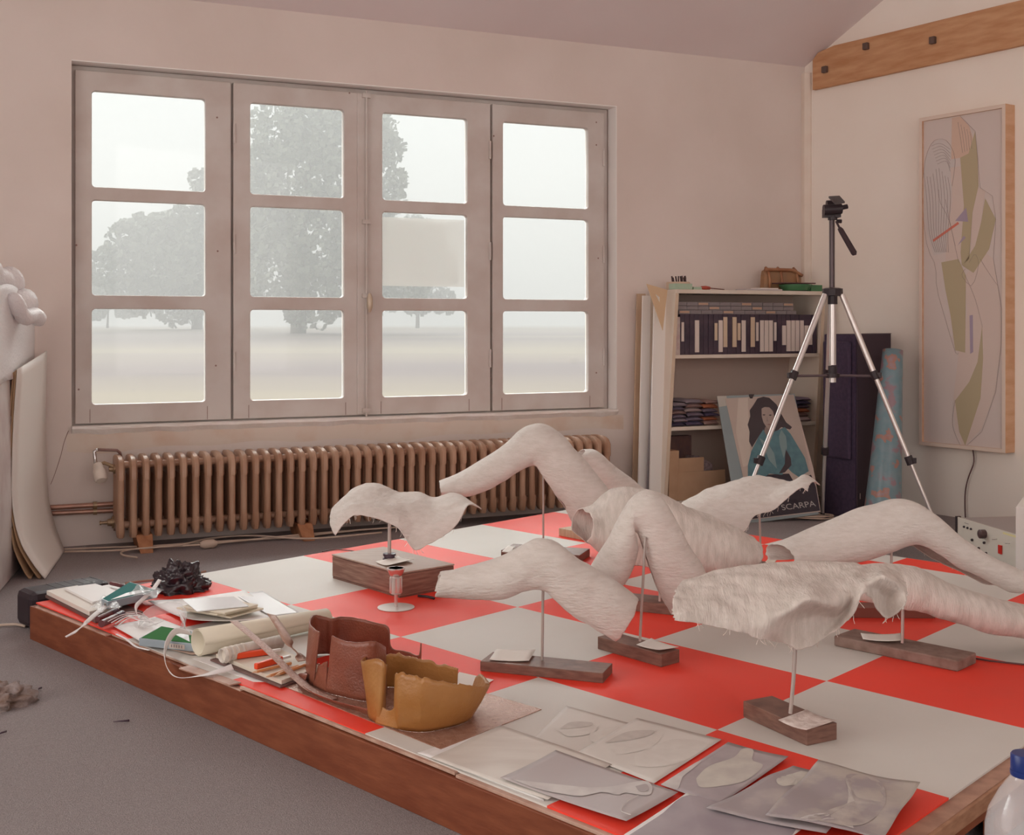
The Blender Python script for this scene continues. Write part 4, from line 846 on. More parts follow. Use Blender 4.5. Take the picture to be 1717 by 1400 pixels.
# ================================================================ TRIPOD
alum = M('brushed_aluminium', (.72, .68, .66), .32, metal=.75); blk = M('black_plastic', (.035, .025, .03), .4)
hub = V(1396, 492, 5.52)
tri = thing('tripod', Vector((hub.x, hub.y, 0)), 'silver aluminium camera tripod with black pan head standing before the bookcase', 'tripod')
feet = [G(1224, 903), G(1578, 903), G(1379, 868)]
shf_top = V(1395, 366, 5.52)
m = MB(); m.tube([V(1395, 482, 5.52), shf_top], .0125, 14); m.obj('centre_column', M('dark_column', (.10, .075, .08), .3, metal=.5), tri, smooth=50)
m = MB(); m.tube([hub, V(1396, 612, 5.52)], .0165, 14); m.tube([V(1396, 630, 5.52), V(1396, 641, 5.52)], .0165, 14); m.obj('column_tube', alum, tri, smooth=50)
m = MB(); m.tube([hub + UP * .026, hub + UP * .022, hub - UP * .01, hub - UP * .012], [.03, .046, .046, .034], 10); m.tube([hub - UP * .01, hub - UP * .05], .022, 10); m.obj('hub', blk, tri, smooth=35)
cb_ = V(1396, 628, 5.52); m = MB(); m.tube([cb_ + UP * .04, cb_ + UP * .005], .020, 14); m.tube([cb_ + UP * .005, cb_ - UP * .014], .034, 12); m.obj('column_collar', blk, tri, smooth=35)
for k, ft in enumerate(feet):
    d = (ft - hub); dh = Vector((d.x, d.y, 0)).normalized(); s = hub + dh * .042 - UP * .005; e_ = ft + UP * .004
    leg = MB(); p1, p2 = s.lerp(e_, .34), s.lerp(e_, .69)
    leg.tube([s, p1], .0135, 12); leg.tube([p1, p2], .011, 12); leg.tube([p2, e_], .0085, 12); lg = leg.obj('leg', alum, tri, smooth=50)
    for p in (p1, p2):
        m = MB(); dd = (e_ - s).normalized(); m.tube([p - dd * .02, p + dd * .02], .019, 8); m.frame(p + dh * .012 - UP * .012 - dh.cross(UP) * .009, dh * .018, dh.cross(UP) * .018, UP * .024); m.obj('leg_lock', blk, lg, bevel=.002)
    m = MB(); m.tube([e_ + UP * .022 - dh * .006, e_ - UP * .002], [.011, .015], 10); m.obj('rubber_foot', blk, lg, smooth=40)
    m = MB(); m.tube([cb_ - UP * .004 + dh * .03, p1 - UP * .004 - dh * .012], .0065, 6); m.obj('brace', M('dark_brace', (.16, .12, .13), .4, metal=.4), tri)
m = MB(); h0 = V(1396, 366, 5.52); m.tube([h0 - UP * .008, h0 + UP * .012], .022, 12); m.frame(V(1383, 364, 5.50), (.075, 0, 0), (0, .05, 0), (0, 0, .038))
m.tube([V(1381, 352, 5.48), V(1411, 350, 5.48)], .024, 12); m.tube([V(1386, 343, 5.5), V(1404, 342, 5.5)], .019, 12); m.obj('pan_head', blk, tri, smooth=35)
m = MB(); m.prism([V(1389, 332, 5.47), V(1408, 331, 5.47), V(1417, 341, 5.44), V(1400, 343, 5.42)], (0, 0, .009)); m.obj('camera_plate', M('plate_rubber', (.09, .08, .08), .6), tri, bevel=.002)
m = MB(); m.tube([V(1412, 348, 5.48), V(1421, 346, 5.48)], .011, 8); m.tube([V(1403, 371, 5.49), V(1411, 371, 5.49)], .009, 8); m.obj('locking_knob', blk, tri, smooth=40)
m = MB(); m.tube([V(1402, 371, 5.48), V(1408, 383, 5.47)], .005, 8); m.tube([V(1407, 382, 5.47), V(1410, 386, 5.47), V(1432, 424, 5.42), V(1433, 428, 5.42)], [.009, .0125, .014, .008], 12); m.obj('pan_handle', M('rubber_grip', (.05, .03, .035), .7), tri, smooth=50)

# ================================================================ ELECTRONIC UNIT AND WHITE BOX
ed = Vector((.05, -.40, 0)).normalized()
A_ = Vector((1.850, 4.95, 0)); uL = .44; side = Vector((.93, .36, 0)).normalized()
un = thing('electronic_unit', A_ + ed * .2 + side * .15, 'flat grey electronic unit with red switch on the floor at the right', 'electronic unit')
fb0 = V(1607, 937, 4.96); fb1 = V(1711, 968, 4.52); fb0.z = fb1.z = 0.008
hh_ = .145; e1 = (fb1 - fb0); e1n = e1.normalized(); sdn = Vector((-e1n.y, e1n.x, 0)); sdn = sdn if sdn.x > 0 else -sdn
fl0 = fb0; m = MB(); m.frame(fl0, e1, sdn * .32, UP * (hh_ - .004)); m.obj('unit_case', M('grey_unit_lid', (.36, .32, .31), .45), un, bevel=.003)
m = MB(); m.frame(fl0 - sdn * .006, e1, sdn * .006, UP * hh_); m.obj('front_panel', M('cream_unit_panel', (.66, .62, .55), .5), un)
m = MB(); m.frame(fl0 - sdn * .010 - e1n * .008, e1n * .012, sdn * .02, UP * (hh_ + .002)); m.obj('dark_corner', blk, un)
def FP(s, z, d=.0): return fl0 + e1 * s + UP * z - sdn * (.006 + d)
def knob(s, z, r, h, mat, nm='knob', seg=14): mm = MB(); mm.lathe(FP(s, z), [(r, 0), (r, h), (r * .8, h + .002), (.0005, h + .0022)], seg, -sdn); mm.obj(nm, mat, un, smooth=40)
knob(.47, hh_ - .035, .018, .022, M('dark_brown_knob', (.10, .06, .06), .35)); 
for s in (.13, .19, .25): knob(s, hh_ - .032, .0045, .004, blk, 'socket')
for s, z in ((.47, .075), (.27, .07), (.50, .035), (.38, .045)): knob(s, z, .0055, .005, blk, 'socket')
for s in (.66, .86): knob(s, hh_ - .04, .003, .018, alum, 'toggle_switch')
m = MB(); m.frame(FP(.70, .052), e1n * .022, -sdn * .006, UP * .034); m.obj('red_switch', M('red_switch', (.62, .03, .02), .3), un, bevel=.001)
m = MB(); m.frame(FP(.76, hh_ - .012), e1n * .09, -sdn * .0006, UP * .007); m.obj('yellow_label', M('yellow_label', (.75, .68, .35), .6), un)
m = MB(); m.frame(FP(.13, hh_ - .017), e1n * .032, -sdn * .0006, UP * .003); m.obj('caption_strip', M('grey_caption', (.35, .32, .3), .6), un)
top0 = fl0 + UP * (hh_ - .0035)
for k, (s, d_, lb) in enumerate(((.50, .17, 'long pale stick of chalk on the grey electronic unit'), (.66, .13, 'short white chalk piece on the grey electronic unit'), (.70, .17, 'pinkish rubble lump on the grey electronic unit'))):
    m = MB(); c = top0 + e1 * s + sdn * d_; m.tube([c, c + e1n * [.06, .035, .04][k] + sdn * .01], [.008, .010, .012][k], 8 if k else 6)
    for q in m.v: q.z += [.008, .010, .012][k]
    tag(m.obj('chalk_piece', M('chalk', (.72, .62, .56), .9), smooth=40), lb, 'chalk')
m = MB(); a = V(1703, 970, 4.38); a.z = 0; m.frame(a, (.45, -.05, 0), (.16, .3, 0), (0, 0, .282)); tag(m.obj('white_box', M('white_card_box', (.80, .78, .75), .6), bevel=.003), 'plain white box at the right edge beside the electronic unit', 'box')
# bundle of cables and sticks behind the far corner of the platform
t = thing('cable_bundle', G(1520, 915), 'tangle of thin cables on the floor behind the far right platform corner', 'cables')
for k in range(9):
    pts = spline([(1478 + k * 3 + rnd(-4, 4), 921 + rnd(-3, 3)), (1505 + rnd(-6, 6), 912 + rnd(-4, 4)), (1530 + rnd(-8, 8), 908 + rnd(-4, 5)), (1552 + rnd(-8, 8), 922 + rnd(-5, 4))], 14)
    m = MB(); m.tube([G(x, y, .02 + .008 * k) for x, y in pts], .0045, 6); m.obj('cable_strand', [M('dark_cable', (0, 0, 0)), cabm, M('grey_strip', (0, 0, 0))][k % 3], t, smooth=True)
# ================================================================ THINGS ON THE PLATFORM
def zof(z0, x): return z0
def flat(px, z, th, mat, name, label=None, cat=None, parent=None, group=None, bevel=0):
    m = MB(); m.prism([G(x, y, z) for x, y in px], (0, 0, th)); o = m.obj(name, mat, parent, bevel=bevel)
    if label: tag(o, label, cat, group)
    return o
def sheet(px, z, mat, name, label, cat, curl=(0, 0, 0, 0), wave=0, seed=1, n=16, border=None, solid=.0006, root=None, group=None):
    q = [G(x, y, z) for x, y in px]; rows = []
    for i in range(n + 1):
        s = i / n; r = []
        for j in range(n + 1):
            t = j / n; p = q[0].lerp(q[1], t).lerp(q[3].lerp(q[2], t), s)
            p.z += curl[0] * ((1 - s) * (1 - t)) ** 3 + curl[1] * ((1 - s) * t) ** 3 + curl[2] * (s * t) ** 3 + curl[3] * (s * (1 - t)) ** 3
            p.z += wave * (.5 + .5 * math.sin(t * 9 + s * 5 + seed)) * (.4 + .6 * abs(noise.noise(Vector((s * 2, t * 2, seed)))))
            r.append(p)
        rows.append(r)
    m = MB(); m.grid(rows)
    o = m.obj(name, mat, root, smooth=True, solid=solid, offset=1)
    if label: tag(o, label, cat, group)
    def at(s, t, dz=.0012):
        p = q[0].lerp(q[1], t).lerp(q[3].lerp(q[2], t), s); i = min(n, max(0, int(round(s * n)))); j = min(n, max(0, int(round(t * n))))
        p.z = rows[i][j].z + dz; return p
    return o, at
def ribbon(pts, wd, mat, name, parent=None, label=None, cat=None, th=.0012, n=40):
    """strip of material along 3-D points (x px, y px, height, twist in degrees)"""
    sp = spline(pts, n); P = [G(x, y, max(.004, z)) for x, y, z, tw in sp]; rows = []
    for i, (x, y, z, tw) in enumerate(sp):
        d = (P[min(i + 1, n - 1)] - P[max(i - 1, 0)]).normalized(); sd = d.cross(UP)
        if sd.length < 1e-4: sd = Vector((1, 0, 0))
        sd.normalize(); nn = sd.cross(d); a = math.radians(tw); v = sd * math.cos(a) + nn * math.sin(a)
        w_ = wd if not isinstance(wd, tuple) else wd[0] + (wd[1] - wd[0]) * i / (n - 1)
        rows.append([P[i] - v * w_ / 2, P[i] - v * w_ / 6, P[i] + v * w_ / 6, P[i] + v * w_ / 2])
    m = MB(); m.grid(rows); o = m.obj(name, mat, parent, smooth=True, solid=th)
    if label: tag(o, label, cat)
    return o
def band(st, name, mat, parent, n=90, m_=12, solid=.003, wob=.0015, seed=0, belly=0):
    """upright band of leather: stations (foot x, foot y, top x, top y, top depth offset)"""
    st = [tuple(s) + (0,) * (5 - len(s)) for s in st]; ss = spline(st, n); rows = []
    for i, (bx1, by1, tx1, ty1, dd) in enumerate(ss):
        a = G(bx1, by1, T + .003); b = V(tx1, ty1, a.y + dd); row = []
        for k in range(m_):
            s = k / (m_ - 1); p = a.lerp(b, s); p.z += (wob * (noise.noise(Vector((i * .25, seed, 0))) + .4 * noise.noise(Vector((i * .9, seed, 0))))) * s
            p += Vector((0, -1, 0)) * (belly * math.sin(s * math.pi) + .0025 * noise.noise(p * 25)); row.append(p)
        rows.append(row)
    m = MB(); m.grid(rows); return m.obj(name, mat, parent, smooth=True, solid=solid)
# ---- leather
lsh = M('bronze_leather_sheet', (.40, .22, .16), .27, (.50, .31, .24), 60, bump=.5, bscale=220, spec=.7, metal=.35)
flat([(462, 1146), (739, 1257), (908, 1190), (660, 1118)], T + .0004, .0014, lsh, 'leather_sheet', 'shiny bronze coloured leather sheet lying flat under the two shells', 'leather')
brn = M('brown_leather', (.27, .085, .05), .34, (.20, .06, .035), 14, bump=.35, bscale=200, spec=.5)
t = thing('brown_leather_shell', G(590, 1130, T), 'upright curved shell of brown leather, left of the ochre one', 'leather shell')
band([(706, 1112, 706, 1078), (702, 1116, 702, 1098), (680, 1112, 682, 1092), (655, 1106, 656, 1085), (650, 1104, 651, 1052), (628, 1097, 629, 1044), (600, 1092, 602, 1037), (570, 1092, 572, 1034), (556, 1096, 556, 1037), (545, 1096, 545, 1034), (530, 1098, 528, 1031), (518, 1108, 521, 1036), (512, 1125, 520, 1046), (516, 1142, 528, 1055), (526, 1150, 536, 1060)], 'back_wrap', brn, t, n=110, seed=3)
band([(526, 1150, 535, 1112), (532, 1153, 535, 1116), (540, 1157, 542, 1112), (547, 1160, 549, 1108)], 'slit_bridge', brn, t, n=20, wob=.002)
band([(547, 1160, 557, 1066), (560, 1164, 566, 1070), (580, 1169, 584, 1076), (600, 1173, 603, 1077), (618, 1175, 622, 1075), (632, 1172, 634, 1077), (648, 1160, 646, 1085)], 'front_wrap', brn, t, n=50, seed=5)
ribbon([(513, 1137, T + .016, 60), (502, 1138, T + .01, 50), (520, 1160, T + .006, 45), (560, 1178, T + .006, 50), (600, 1190, T + .006, 60), (620, 1196, T + .008, 70)], .022, brn, 'trailing_strap', t)
och = M('ochre_leather', (.33, .135, .03), .42, (.42, .20, .06), 9, bump=.3, bscale=120, spec=.55, sss=0)
t = thing('ochre_leather_shell', G(715, 1190, T), 'upright curved shell of ochre yellow leather at the front of the platform', 'leather shell')
band([(766, 1165, 768, 1120), (742, 1162, 742, 1114), (699, 1158, 699, 1103), (665, 1152, 665, 1097), (640, 1152, 636, 1096), (622, 1158, 618, 1096)], 'back_wrap', och, t, n=60, seed=8, wob=.006)
band([(632, 1165, 618, 1096), (622, 1185, 606, 1108, -.01), (618, 1200, 612, 1108, -.015), (626, 1208, 632, 1104, -.015), (638, 1212, 647, 1113, -.01), (646, 1200, 647, 1118)], 'side_lobe', och, t, n=50, seed=9, belly=.006)
band([(630, 1212, 636, 1180), (645, 1216, 648, 1190), (660, 1220, 658, 1190), (668, 1222, 664, 1180)], 'slit_bridge', och, t, n=24, seed=2)
band([(662, 1218, 663, 1134), (672, 1223, 667, 1128, -.01), (692, 1226, 690, 1132, -.02), (712, 1226, 716, 1137, -.03), (740, 1222, 752, 1145, -.035), (765, 1216, 785, 1149, -.035), (782, 1209, 805, 1150, -.03), (790, 1202, 820, 1147, -.01), (792, 1192, 816, 1140, .02), (790, 1182, 806, 1131, .03), (784, 1176, 795, 1140, .03)], 'front_wrap', och, t, n=100, seed=11, wob=.006, belly=.012)
tag(flat([(757, 1146), (805, 1153), (828, 1140), (770, 1127)], T + .0022, .0006, M('note_card', (0, 0, 0)), 'paper_offcut'), 'white paper offcut lying behind the ochre leather shell', 'paper')
# leather strips
pkl = M('pink_textured_leather', (.56, .40, .34), .45, (.46, .30, .25), 200, bump=.9, bscale=300, metal=.2, contrast=(.4, .6))
ribbon([(392, 1041, T + .10, 5), (425, 1068, T + .085, 5), (460, 1100, T + .06, 0), (490, 1130, T + .030, 0), (520, 1155, T + .010, 0), (560, 1172, T + .006, 0)], .021, pkl, 'leather_strip', None, 'long pinkish textured leather strip running down to the brown shell', 'leather strip')
ribbon([(455, 1030, T + .11, 20), (470, 1052, T + .09, 15), (485, 1078, T + .065, 5), (500, 1098, T + .035, 0), (508, 1108, T + .025, 0)], .026, M('brown_textured_leather', (.46, .30, .23), .45, (.40, .25, .19), 60, bump=.3, bscale=200, metal=.2), 'leather_strip', None, 'short wide brown leather strip beside the brown shell', 'leather strip')

# ---- rolls of paper and sheets
crm = M('cream_paper_roll', (.76, .71, .58), .6)
def roll(p0, p1, r0, r1, mat, name, label, wall=.003, turns=2):
    t = thing(name, (p0 + p1) / 2 - UP * r0, label, 'paper roll'); m = MB(); d = (p1 - p0).normalized(); up = UP; sd = d.cross(up).normalized(); rows = []
    for k in range(turns * 24 + 1):
        a = k / 24 * 2 * math.pi; f = 1 - .10 * k / 24
        rows.append([p0 + (sd * math.cos(a) + up * math.sin(a)) * r0 * f, (p0 + p1) / 2 + (sd * math.cos(a) + up * math.sin(a)) * (r0 + r1) / 2 * f, p1 + (sd * math.cos(a) + up * math.sin(a)) * r1 * f])
    m.grid(rows); m.obj('rolled_sheet', mat, t, smooth=True, solid=.001); return t
p0 = V(332, 1071, 3.02); p0.z = T + .036; p1 = V(548, 1044, 3.30); p1.z = T + .030
roll(p0, p1, .036, .026, crm, 'paper_roll', 'large cream paper roll lying left of the brown leather shell')
p0 = V(372, 1096, 2.92); p0.z = T + .030; p1 = V(470, 1068, 3.05); p1.z = T + .030
t = roll(p0, p1, .018, .018, M('banded_white_roll', (.72, .68, .62), .6, (.6, .54, .48), 40, stretch=(3, .3, .3)), 'tape_roll', 'small roll wound with white tape in front of the large cream roll')
for k in range(4):
    m = MB(); q = p0.lerp(p1, .05 + k * .09); d = (p1 - p0).normalized(); m.tube([q, q + d * .007], .0195, 20); m.obj('tape_band', M('tape_band', (.70, .64, .56), .5), t, smooth=50)
whp = M('white_paper', (.80, .79, .78), .55); gryp = M('grey_print', (.62, .62, .63), .35)
sheet([(248, 1010), (410, 995), (490, 1032), (330, 1052)], T + .004, whp, 'paper_sheet', 'large white curled paper sheet under the stack of small cards', 'paper', curl=(.004, .01, 0, .02), wave=.003)
sheet([(392, 996), (440, 993), (503, 1028), (455, 1034)], T + .008, gryp, 'paper_sheet', 'glossy bluish sheet sticking out right of the card stack', 'paper', curl=(0, .004, 0, 0))
for k in range(6):
    dx, dy, rot = [(0, 0, 0), (14, 2, 0), (4, -1, 0), (-8, -3, 0), (5, -4, 0), (1, -7, 0)][k]
    q = [(304 + dx, 1024 + dy), (372 + dx, 1034 + dy + (k % 2) * 1), (428 + dx, 1020 + dy), (366 + dx, 1009 + dy)]
    if k == 5: q = [(306, 1006), (330, 1026), (417, 1017), (392, 1001)]
    m = MB(); zz = T + .012 + k * .0055; m.prism([G(x, y, zz) for x, y in q], (0, 0, .0045 if k < 5 else .002))
    tag(m.obj('small_card', M('cream_card', (.70, .64, .52), .7) if k < 5 else M('glossy_white_card', (.72, .74, .76), .25), bevel=.0005), ['cream block card at the bottom of the small stack', 'cream card jutting out right, second from the bottom of the small stack', 'cream card, third from the bottom of the small stack', 'cream card jutting out left, fourth in the small stack', 'cream card just under the glossy top card', 'glossy white card on top of the small stack'][k], 'card', 'cards in the small stack')
# board with orange cutters and pencils
bdm = M('cream_board', (.68, .62, .52), .6); bde = M('dark_board', (.16, .09, .08), .6)
flat([(352, 1108), (470, 1154), (560, 1125), (440, 1082)], T + .002, .004, bde, 'dark_board', 'dark brown board under the cream cutting board', 'board', bevel=.001)
flat([(362, 1103), (472, 1148), (540, 1124), (440, 1082)], T + .0065, .010, bdm, 'cream_board', 'cream board carrying the orange cutters and pencils', 'board', bevel=.001)
zz = T + .017; orm = M('orange_plastic', (.80, .085, .025), .35)
for k, (a, b, lb) in enumerate((((396, 1100), (468, 1090), 'longer orange handled cutter with white blade end'), ((428, 1118), (484, 1101), 'shorter orange handled cutter nearest the platform edge'))):
    t = thing('cutter', G(*a, zz), lb, 'cutter'); A_ = G(*a, zz + .008); B_ = G(*b, zz + .008); d = (B_ - A_).normalized(); s = d.cross(UP)
    m = MB(); m.frame(A_ - s * .006 - UP * .007, (B_ - A_) * .78, s * .013, UP * .015); m.obj('handle', orm, t, bevel=.003)
    m = MB(); m.frame(A_ + (B_ - A_) * .78 - s * .004 - UP * .002, (B_ - A_) * .26, s * .009, UP * .006); m.obj('blade_guard', M('white_plastic', (.8, .78, .76), .35), t, bevel=.001)
for k, (a, b, lb) in enumerate((((430, 1126), (488, 1112), 'orange pencil lying behind the other two pencils'), ((452, 1133), (500, 1117), 'short wooden pencil nearest the edge of the cream board'), ((468, 1130), (520, 1112), 'wooden pencil between the others beside the brown shell'))):
    t = thing('pencil', G(*a, zz), lb, 'pencil', 'pencils on the cream board'); A_ = G(*a, zz + .0042); B_ = G(*b, zz + .0042); d = (B_ - A_).normalized()
    m = MB(); m.tube([A_, B_], .0038, 6); m.obj('shaft', M('orange_pencil_paint', (.66, .30, .12), .4), t)
    m = MB(); m.tube([A_ - d * .012, A_], [.0007, .0038], 6); m.obj('tip', M('pencil_wood', (.72, .52, .34), .6), t)
# loose boards, envelope pieces at the left
flat([(76, 1002), (160, 1045), (240, 1030), (140, 988)], T + .0005, .008, bde, 'dark_board', 'dark thin board at the left corner under the cream pads', 'board')
flat([(78, 997), (150, 1033), (200, 1022), (130, 988)], T + .009, .013, M('cream_pad', (.72, .68, .62), .6), 'paper_pad', 'cream paper pad at the far left corner of the platform', 'pad', bevel=.001)
flat([(108, 989), (155, 1013), (215, 1000), (160, 982)], T + .0225, .007, whp, 'paper_pad', 'smaller white pad resting on the cream pad', 'pad', bevel=.001)
sheet([(150, 985), (215, 978), (262, 996), (190, 1005)], T + .006, whp, 'paper_sheet', 'white sheet behind the upper glove box on the left', 'paper', wave=.006, seed=3)
sheet([(190, 1050), (260, 1035), (330, 1060), (250, 1085)], T + .004, whp, 'paper_sheet', 'white sheet under the safety goggles', 'paper', wave=.003, seed=5)
sheet([(232, 1075), (320, 1098), (400, 1095), (300, 1060)], T + .003, M('kraft_sheet', (.50, .36, .29), .7), 'kraft_sheet', 'brown kraft sheet below the lower glove box', 'paper', wave=.002, seed=6)
sheet([(322, 1104), (425, 1143), (455, 1143), (345, 1098)], T + .0006, whp, 'paper_sheet', 'narrow white sheet along the front edge below the cream board', 'paper')
flat([(300, 1122), (385, 1150), (404, 1146), (318, 1117)], T - .0005, .003, M('edge_board', (0, 0, 0)), 'wood_offcut', 'thin pale wood offcut lying on the front edge by the hanging ribbon', 'offcut')
# two glove boxes
def glovebox(px, z, h, lb, green, top):
    t = thing('glove_box', G(*px[0], z), lb, 'box'); m = MB(); m.prism([G(x, y, z) for x, y in px], (0, 0, h)); m.obj('carton', M('grey_blue_carton', (.30, .36, .40), .5), t, bevel=.0015)
    q = [G(x, y, z) + UP * (h + .0003) for x, y in px]; c = sum(q, Vector()) / 4
    m = MB(); m.prism([c + (p - c) * .93 for p in q], (0, 0, .0006)); m.obj('printed_top', M(top, green, .8, spec=.1), t)
    m = MB(); m.prism([c + (q[2] - c) * .1 + (q[1] - c) * .1, c + (q[1] - c) * .8, c + (q[2] - c) * .8, c + (q[2] - c) * .4 + (q[3] - c) * .1], (0, 0, .0014)); m.obj('opening', M('glove_white', (.70, .72, .74), .4), t)
    a, b = q[0], q[1]; d = (b - a).normalized(); nn = Vector((d.y, -d.x, 0)); nn = nn if nn.y < 0 else -nn
    m = MB(); m.frame(a + (b - a) * .55 + nn * .0006 - UP * (h * .85), (b - a) * .28, nn * .0006, UP * h * .6); m.obj('printed_label', M('label_beige', (.52, .45, .40), .6), t)
    for k in range(5): m = MB(); m.frame(a + (b - a) * (.59 + k * .045) + nn * .0013 - UP * (h * .7), (b - a) * .016, nn * .0004, UP * h * .34); m.obj('label_bar', M('label_bar', (.2, .17, .18), .6), t)
    return t
glovebox([(170, 1017), (176, 1018), (262, 999), (205, 985)][:1] + [(180, 1022), (264, 1002), (218, 987)], T + .020, .022, 'upper teal glove box near the crumpled black cloth', (.03, .17, .16), 'teal_print')
glovebox([(233, 1083), (326, 1093), (322, 1071), (270, 1062)], T + .006, .020, 'lower green glove box at the front edge with ribbon across', (.03, .17, .04), 'green_print')
# crumpled plastic film on the upper box
film = bpy.data.materials.new('clear_film'); film.use_nodes = True; b = film.node_tree.nodes['Principled BSDF']; b.inputs['Base Color'].default_value = (.85, .88, .9, 1); b.inputs['Roughness'].default_value = .15; b.inputs['Alpha'].default_value = .25; b.inputs['Specular IOR Level'].default_value = .6
sheet([(215, 997), (262, 1003), (275, 990), (232, 982)], T + .043, film, 'clear_film', 'crumpled clear plastic film over the teal glove box', 'plastic film', wave=.012, seed=9, n=22)
sheet([(150, 1018), (172, 1030), (205, 1018), (180, 1004)], T + .03, film, 'clear_film', 'scrap of clear film beside the white ribbon at the left', 'plastic film', wave=.02, seed=4, n=18)
# crumpled black cloth
t = MB(); c = G(300, 990, T); n1, n2 = 70, 44; rows = []
for i in range(n1 + 1):
    row = []
    for j in range(n2 + 1):
        th = 2 * math.pi * i / n1; ph = math.pi * .5 * j / n2; d = Vector((math.cos(th) * math.cos(ph), math.sin(th) * math.cos(ph), math.sin(ph)))
        q = d * 2.6; q = q * .9; r_ = 1 + .30 * noise.noise(q) + .20 * (1 - 2 * abs(noise.noise(q * 1.7 + Vector((3, 1, 2))))) - .15 + .07 * noise.noise(q * 5)
        row.append(c + Vector((d.x * .085 * r_, d.y * .07 * r_, d.z * .088 * r_)))
    rows.append(row)
t.grid(rows); tag(t.obj('crumpled_cloth', M('black_satin', (.022, .012, .018), .3, spec=.7), smooth=True), 'crumpled shiny black cloth at the left end of the platform', 'cloth')
# goggles
t = thing('safety_goggles', G(270, 1062, T), 'clear safety goggles with white straps beside the green glove box', 'goggles')
m = MB(); pa_ = [(232, 1052), (250, 1036), (285, 1028), (305, 1036), (310, 1052), (300, 1066)]; rows = []
for i in range(15):
    x, y = spline(pa_, 15)[i]; a = G(x, y, T + .010); rows.append([a, a + Vector((.002, .004, .016)), a + Vector((.002, .012, .03))])
m.grid(rows); m.obj('lens', film, t, smooth=True, solid=.0015)
sm = M('white_strap', (.78, .76, .76), .6)
for k, pts in enumerate(([(195, 1063, T + .02, 0), (212, 1072, T + .012, 0), (228, 1084, T + .01, 0), (250, 1090, T + .012, 0)], [(200, 1040, T + .02, 20), (222, 1032, T + .025, 0), (245, 1036, T + .02, 0), (262, 1048, T + .016, 0)], [(240, 1052, T + .02, 30), (262, 1046, T + .028, 30), (275, 1040, T + .03, 30)])): ribbon(pts, .006, sm, 'strap', t)
m = MB()
for k in range(5): m.tube([G(x, y, T + .02 + .004 * k) for x, y in spline([(175 + 6 * k, 1040 + 2 * k), (205 + 3 * k, 1028 + 2 * k), (235, 1028 + 3 * k), (255 + 2 * k, 1042)], 16)], .0014, 5)
m.obj('elastic_cord', sm, t, smooth=True)
ribbon([(302, 1034, T + .02, 80), (310, 1046, T + .02, 80), (308, 1058, T + .02, 80), (298, 1066, T + .015, 80)], .018, sm, 'side_arm', t)
# white ribbons over the edge
rbm = M('white_ribbon', (.76, .73, .72), .6)
ribbon([(178, 1016, T + .03, 10), (160, 1030, T + .03, 30), (144, 1044, T + .025, 40), (128, 1058, T + .0, 40), (110, 1068, T - .01, 30)], (.016, .005), rbm, 'white_ribbon', None, 'white ribbon end hanging over the left front edge of the platform', 'ribbon', n=24)
ribbon([(268, 972, T + .05, 20), (255, 990, T + .04, 20), (238, 1006, T + .03, 40), (228, 1018, T + .03, 60), (232, 1034, T + .025, 70), (250, 1042, T + .02, 40)], .012, rbm, 'white_ribbon', None, 'white ribbon winding between the black cloth and the goggles', 'ribbon')
ribbon([(320, 1062, T + .03, 30), (296, 1058, T + .045, 60), (281, 1076, T + .03, 70), (276, 1100, T + .01, 80), (282, 1122, T - .008, 60), (300, 1136, T - .006, 20), (340, 1132, T + .006, 0), (372, 1124, T + .012, -30), (390, 1118, T + .016, -50)], .016, rbm, 'white_ribbon', None, 'long white ribbon looping over the front edge past the green glove box', 'ribbon', n=60)
# small dark tools
for k, (a, b, r_, lb) in enumerate((((163, 1038), (195, 1024), .008, 'dark red marker pen lying left of the goggles'), ((170, 1046), (205, 1030), .010, 'thick dark tube beside the marker pen'), ((186, 978), (215, 985), .006, 'thin dark pen behind the teal glove box'))):
    t = thing('marker_pen', G(*a, T), lb, 'pen'); A_ = G(*a, T + .02); B_ = G(*b, T + .02); m = MB(); m.tube([A_, A_.lerp(B_, .7)], r_, 12); m.obj('barrel', M('dark_red_plastic', (.14, .045, .05), .35), t, smooth=50); m = MB(); m.tube([A_.lerp(B_, .7), B_], r_ * 1.12, 12); m.obj('cap', M('dark_collar', (0, 0, 0)), t, smooth=50)
m = MB(); m.tube([G(x, y, T + .015) for x, y in spline([(210, 978), (240, 974), (262, 972), (300, 966), (345, 958)], 20)], .004, 6)
tag(m.obj('twine', M('brown_twine', (.34, .2, .15), .8), smooth=True), 'brown twig like offcut along the back left edge of the platform', 'twine')

# ---- metal stand
t = thing('metal_stand', G(664, 1019, T), 'small steel stand with round foot in front of the wooden box', 'stand')
Ys = G(664, 1019, T).y; stl = M('bright_steel', (.70, .62, .60), .22, metal=.85)
c = G(664, 1019, T)
m = MB(); m.lathe(c, [(.053, 0), (.055, .001), (.055, .0025), (.053, .003), (.001, .003)], 40); m.obj('foot_disc', M('dull_steel_disc', (.62, .58, .55), .45, metal=.3), t, smooth=30)
def hz(y): return (H - (y - HY) / F * Ys) - T
m = MB(); m.lathe(c, [(.0055, .003), (.0055, hz(994))], 14); m.obj('stem', stl, t, smooth=40)
m = MB(); m.lathe(c, [(.016, hz(995)), (.019, hz(993)), (.019, hz(968)), (.016, hz(966))], 24); m.obj('cylinder', stl, t, smooth=40)
m = MB(); m.lathe(c, [(.014, hz(966)), (.020, hz(963)), (.024, hz(958)), (.027, hz(954)), (.027, hz(952)), (.022, hz(952)), (.018, hz(957)), (.001, hz(957))], 24); m.obj('cup', stl, t, smooth=40)
m = MB(); m.tube([G(x, y, T + .004) for x, y in spline([(540, 925), (558, 921), (575, 922), (600, 925), (625, 930)], 20)], .0018, 6)
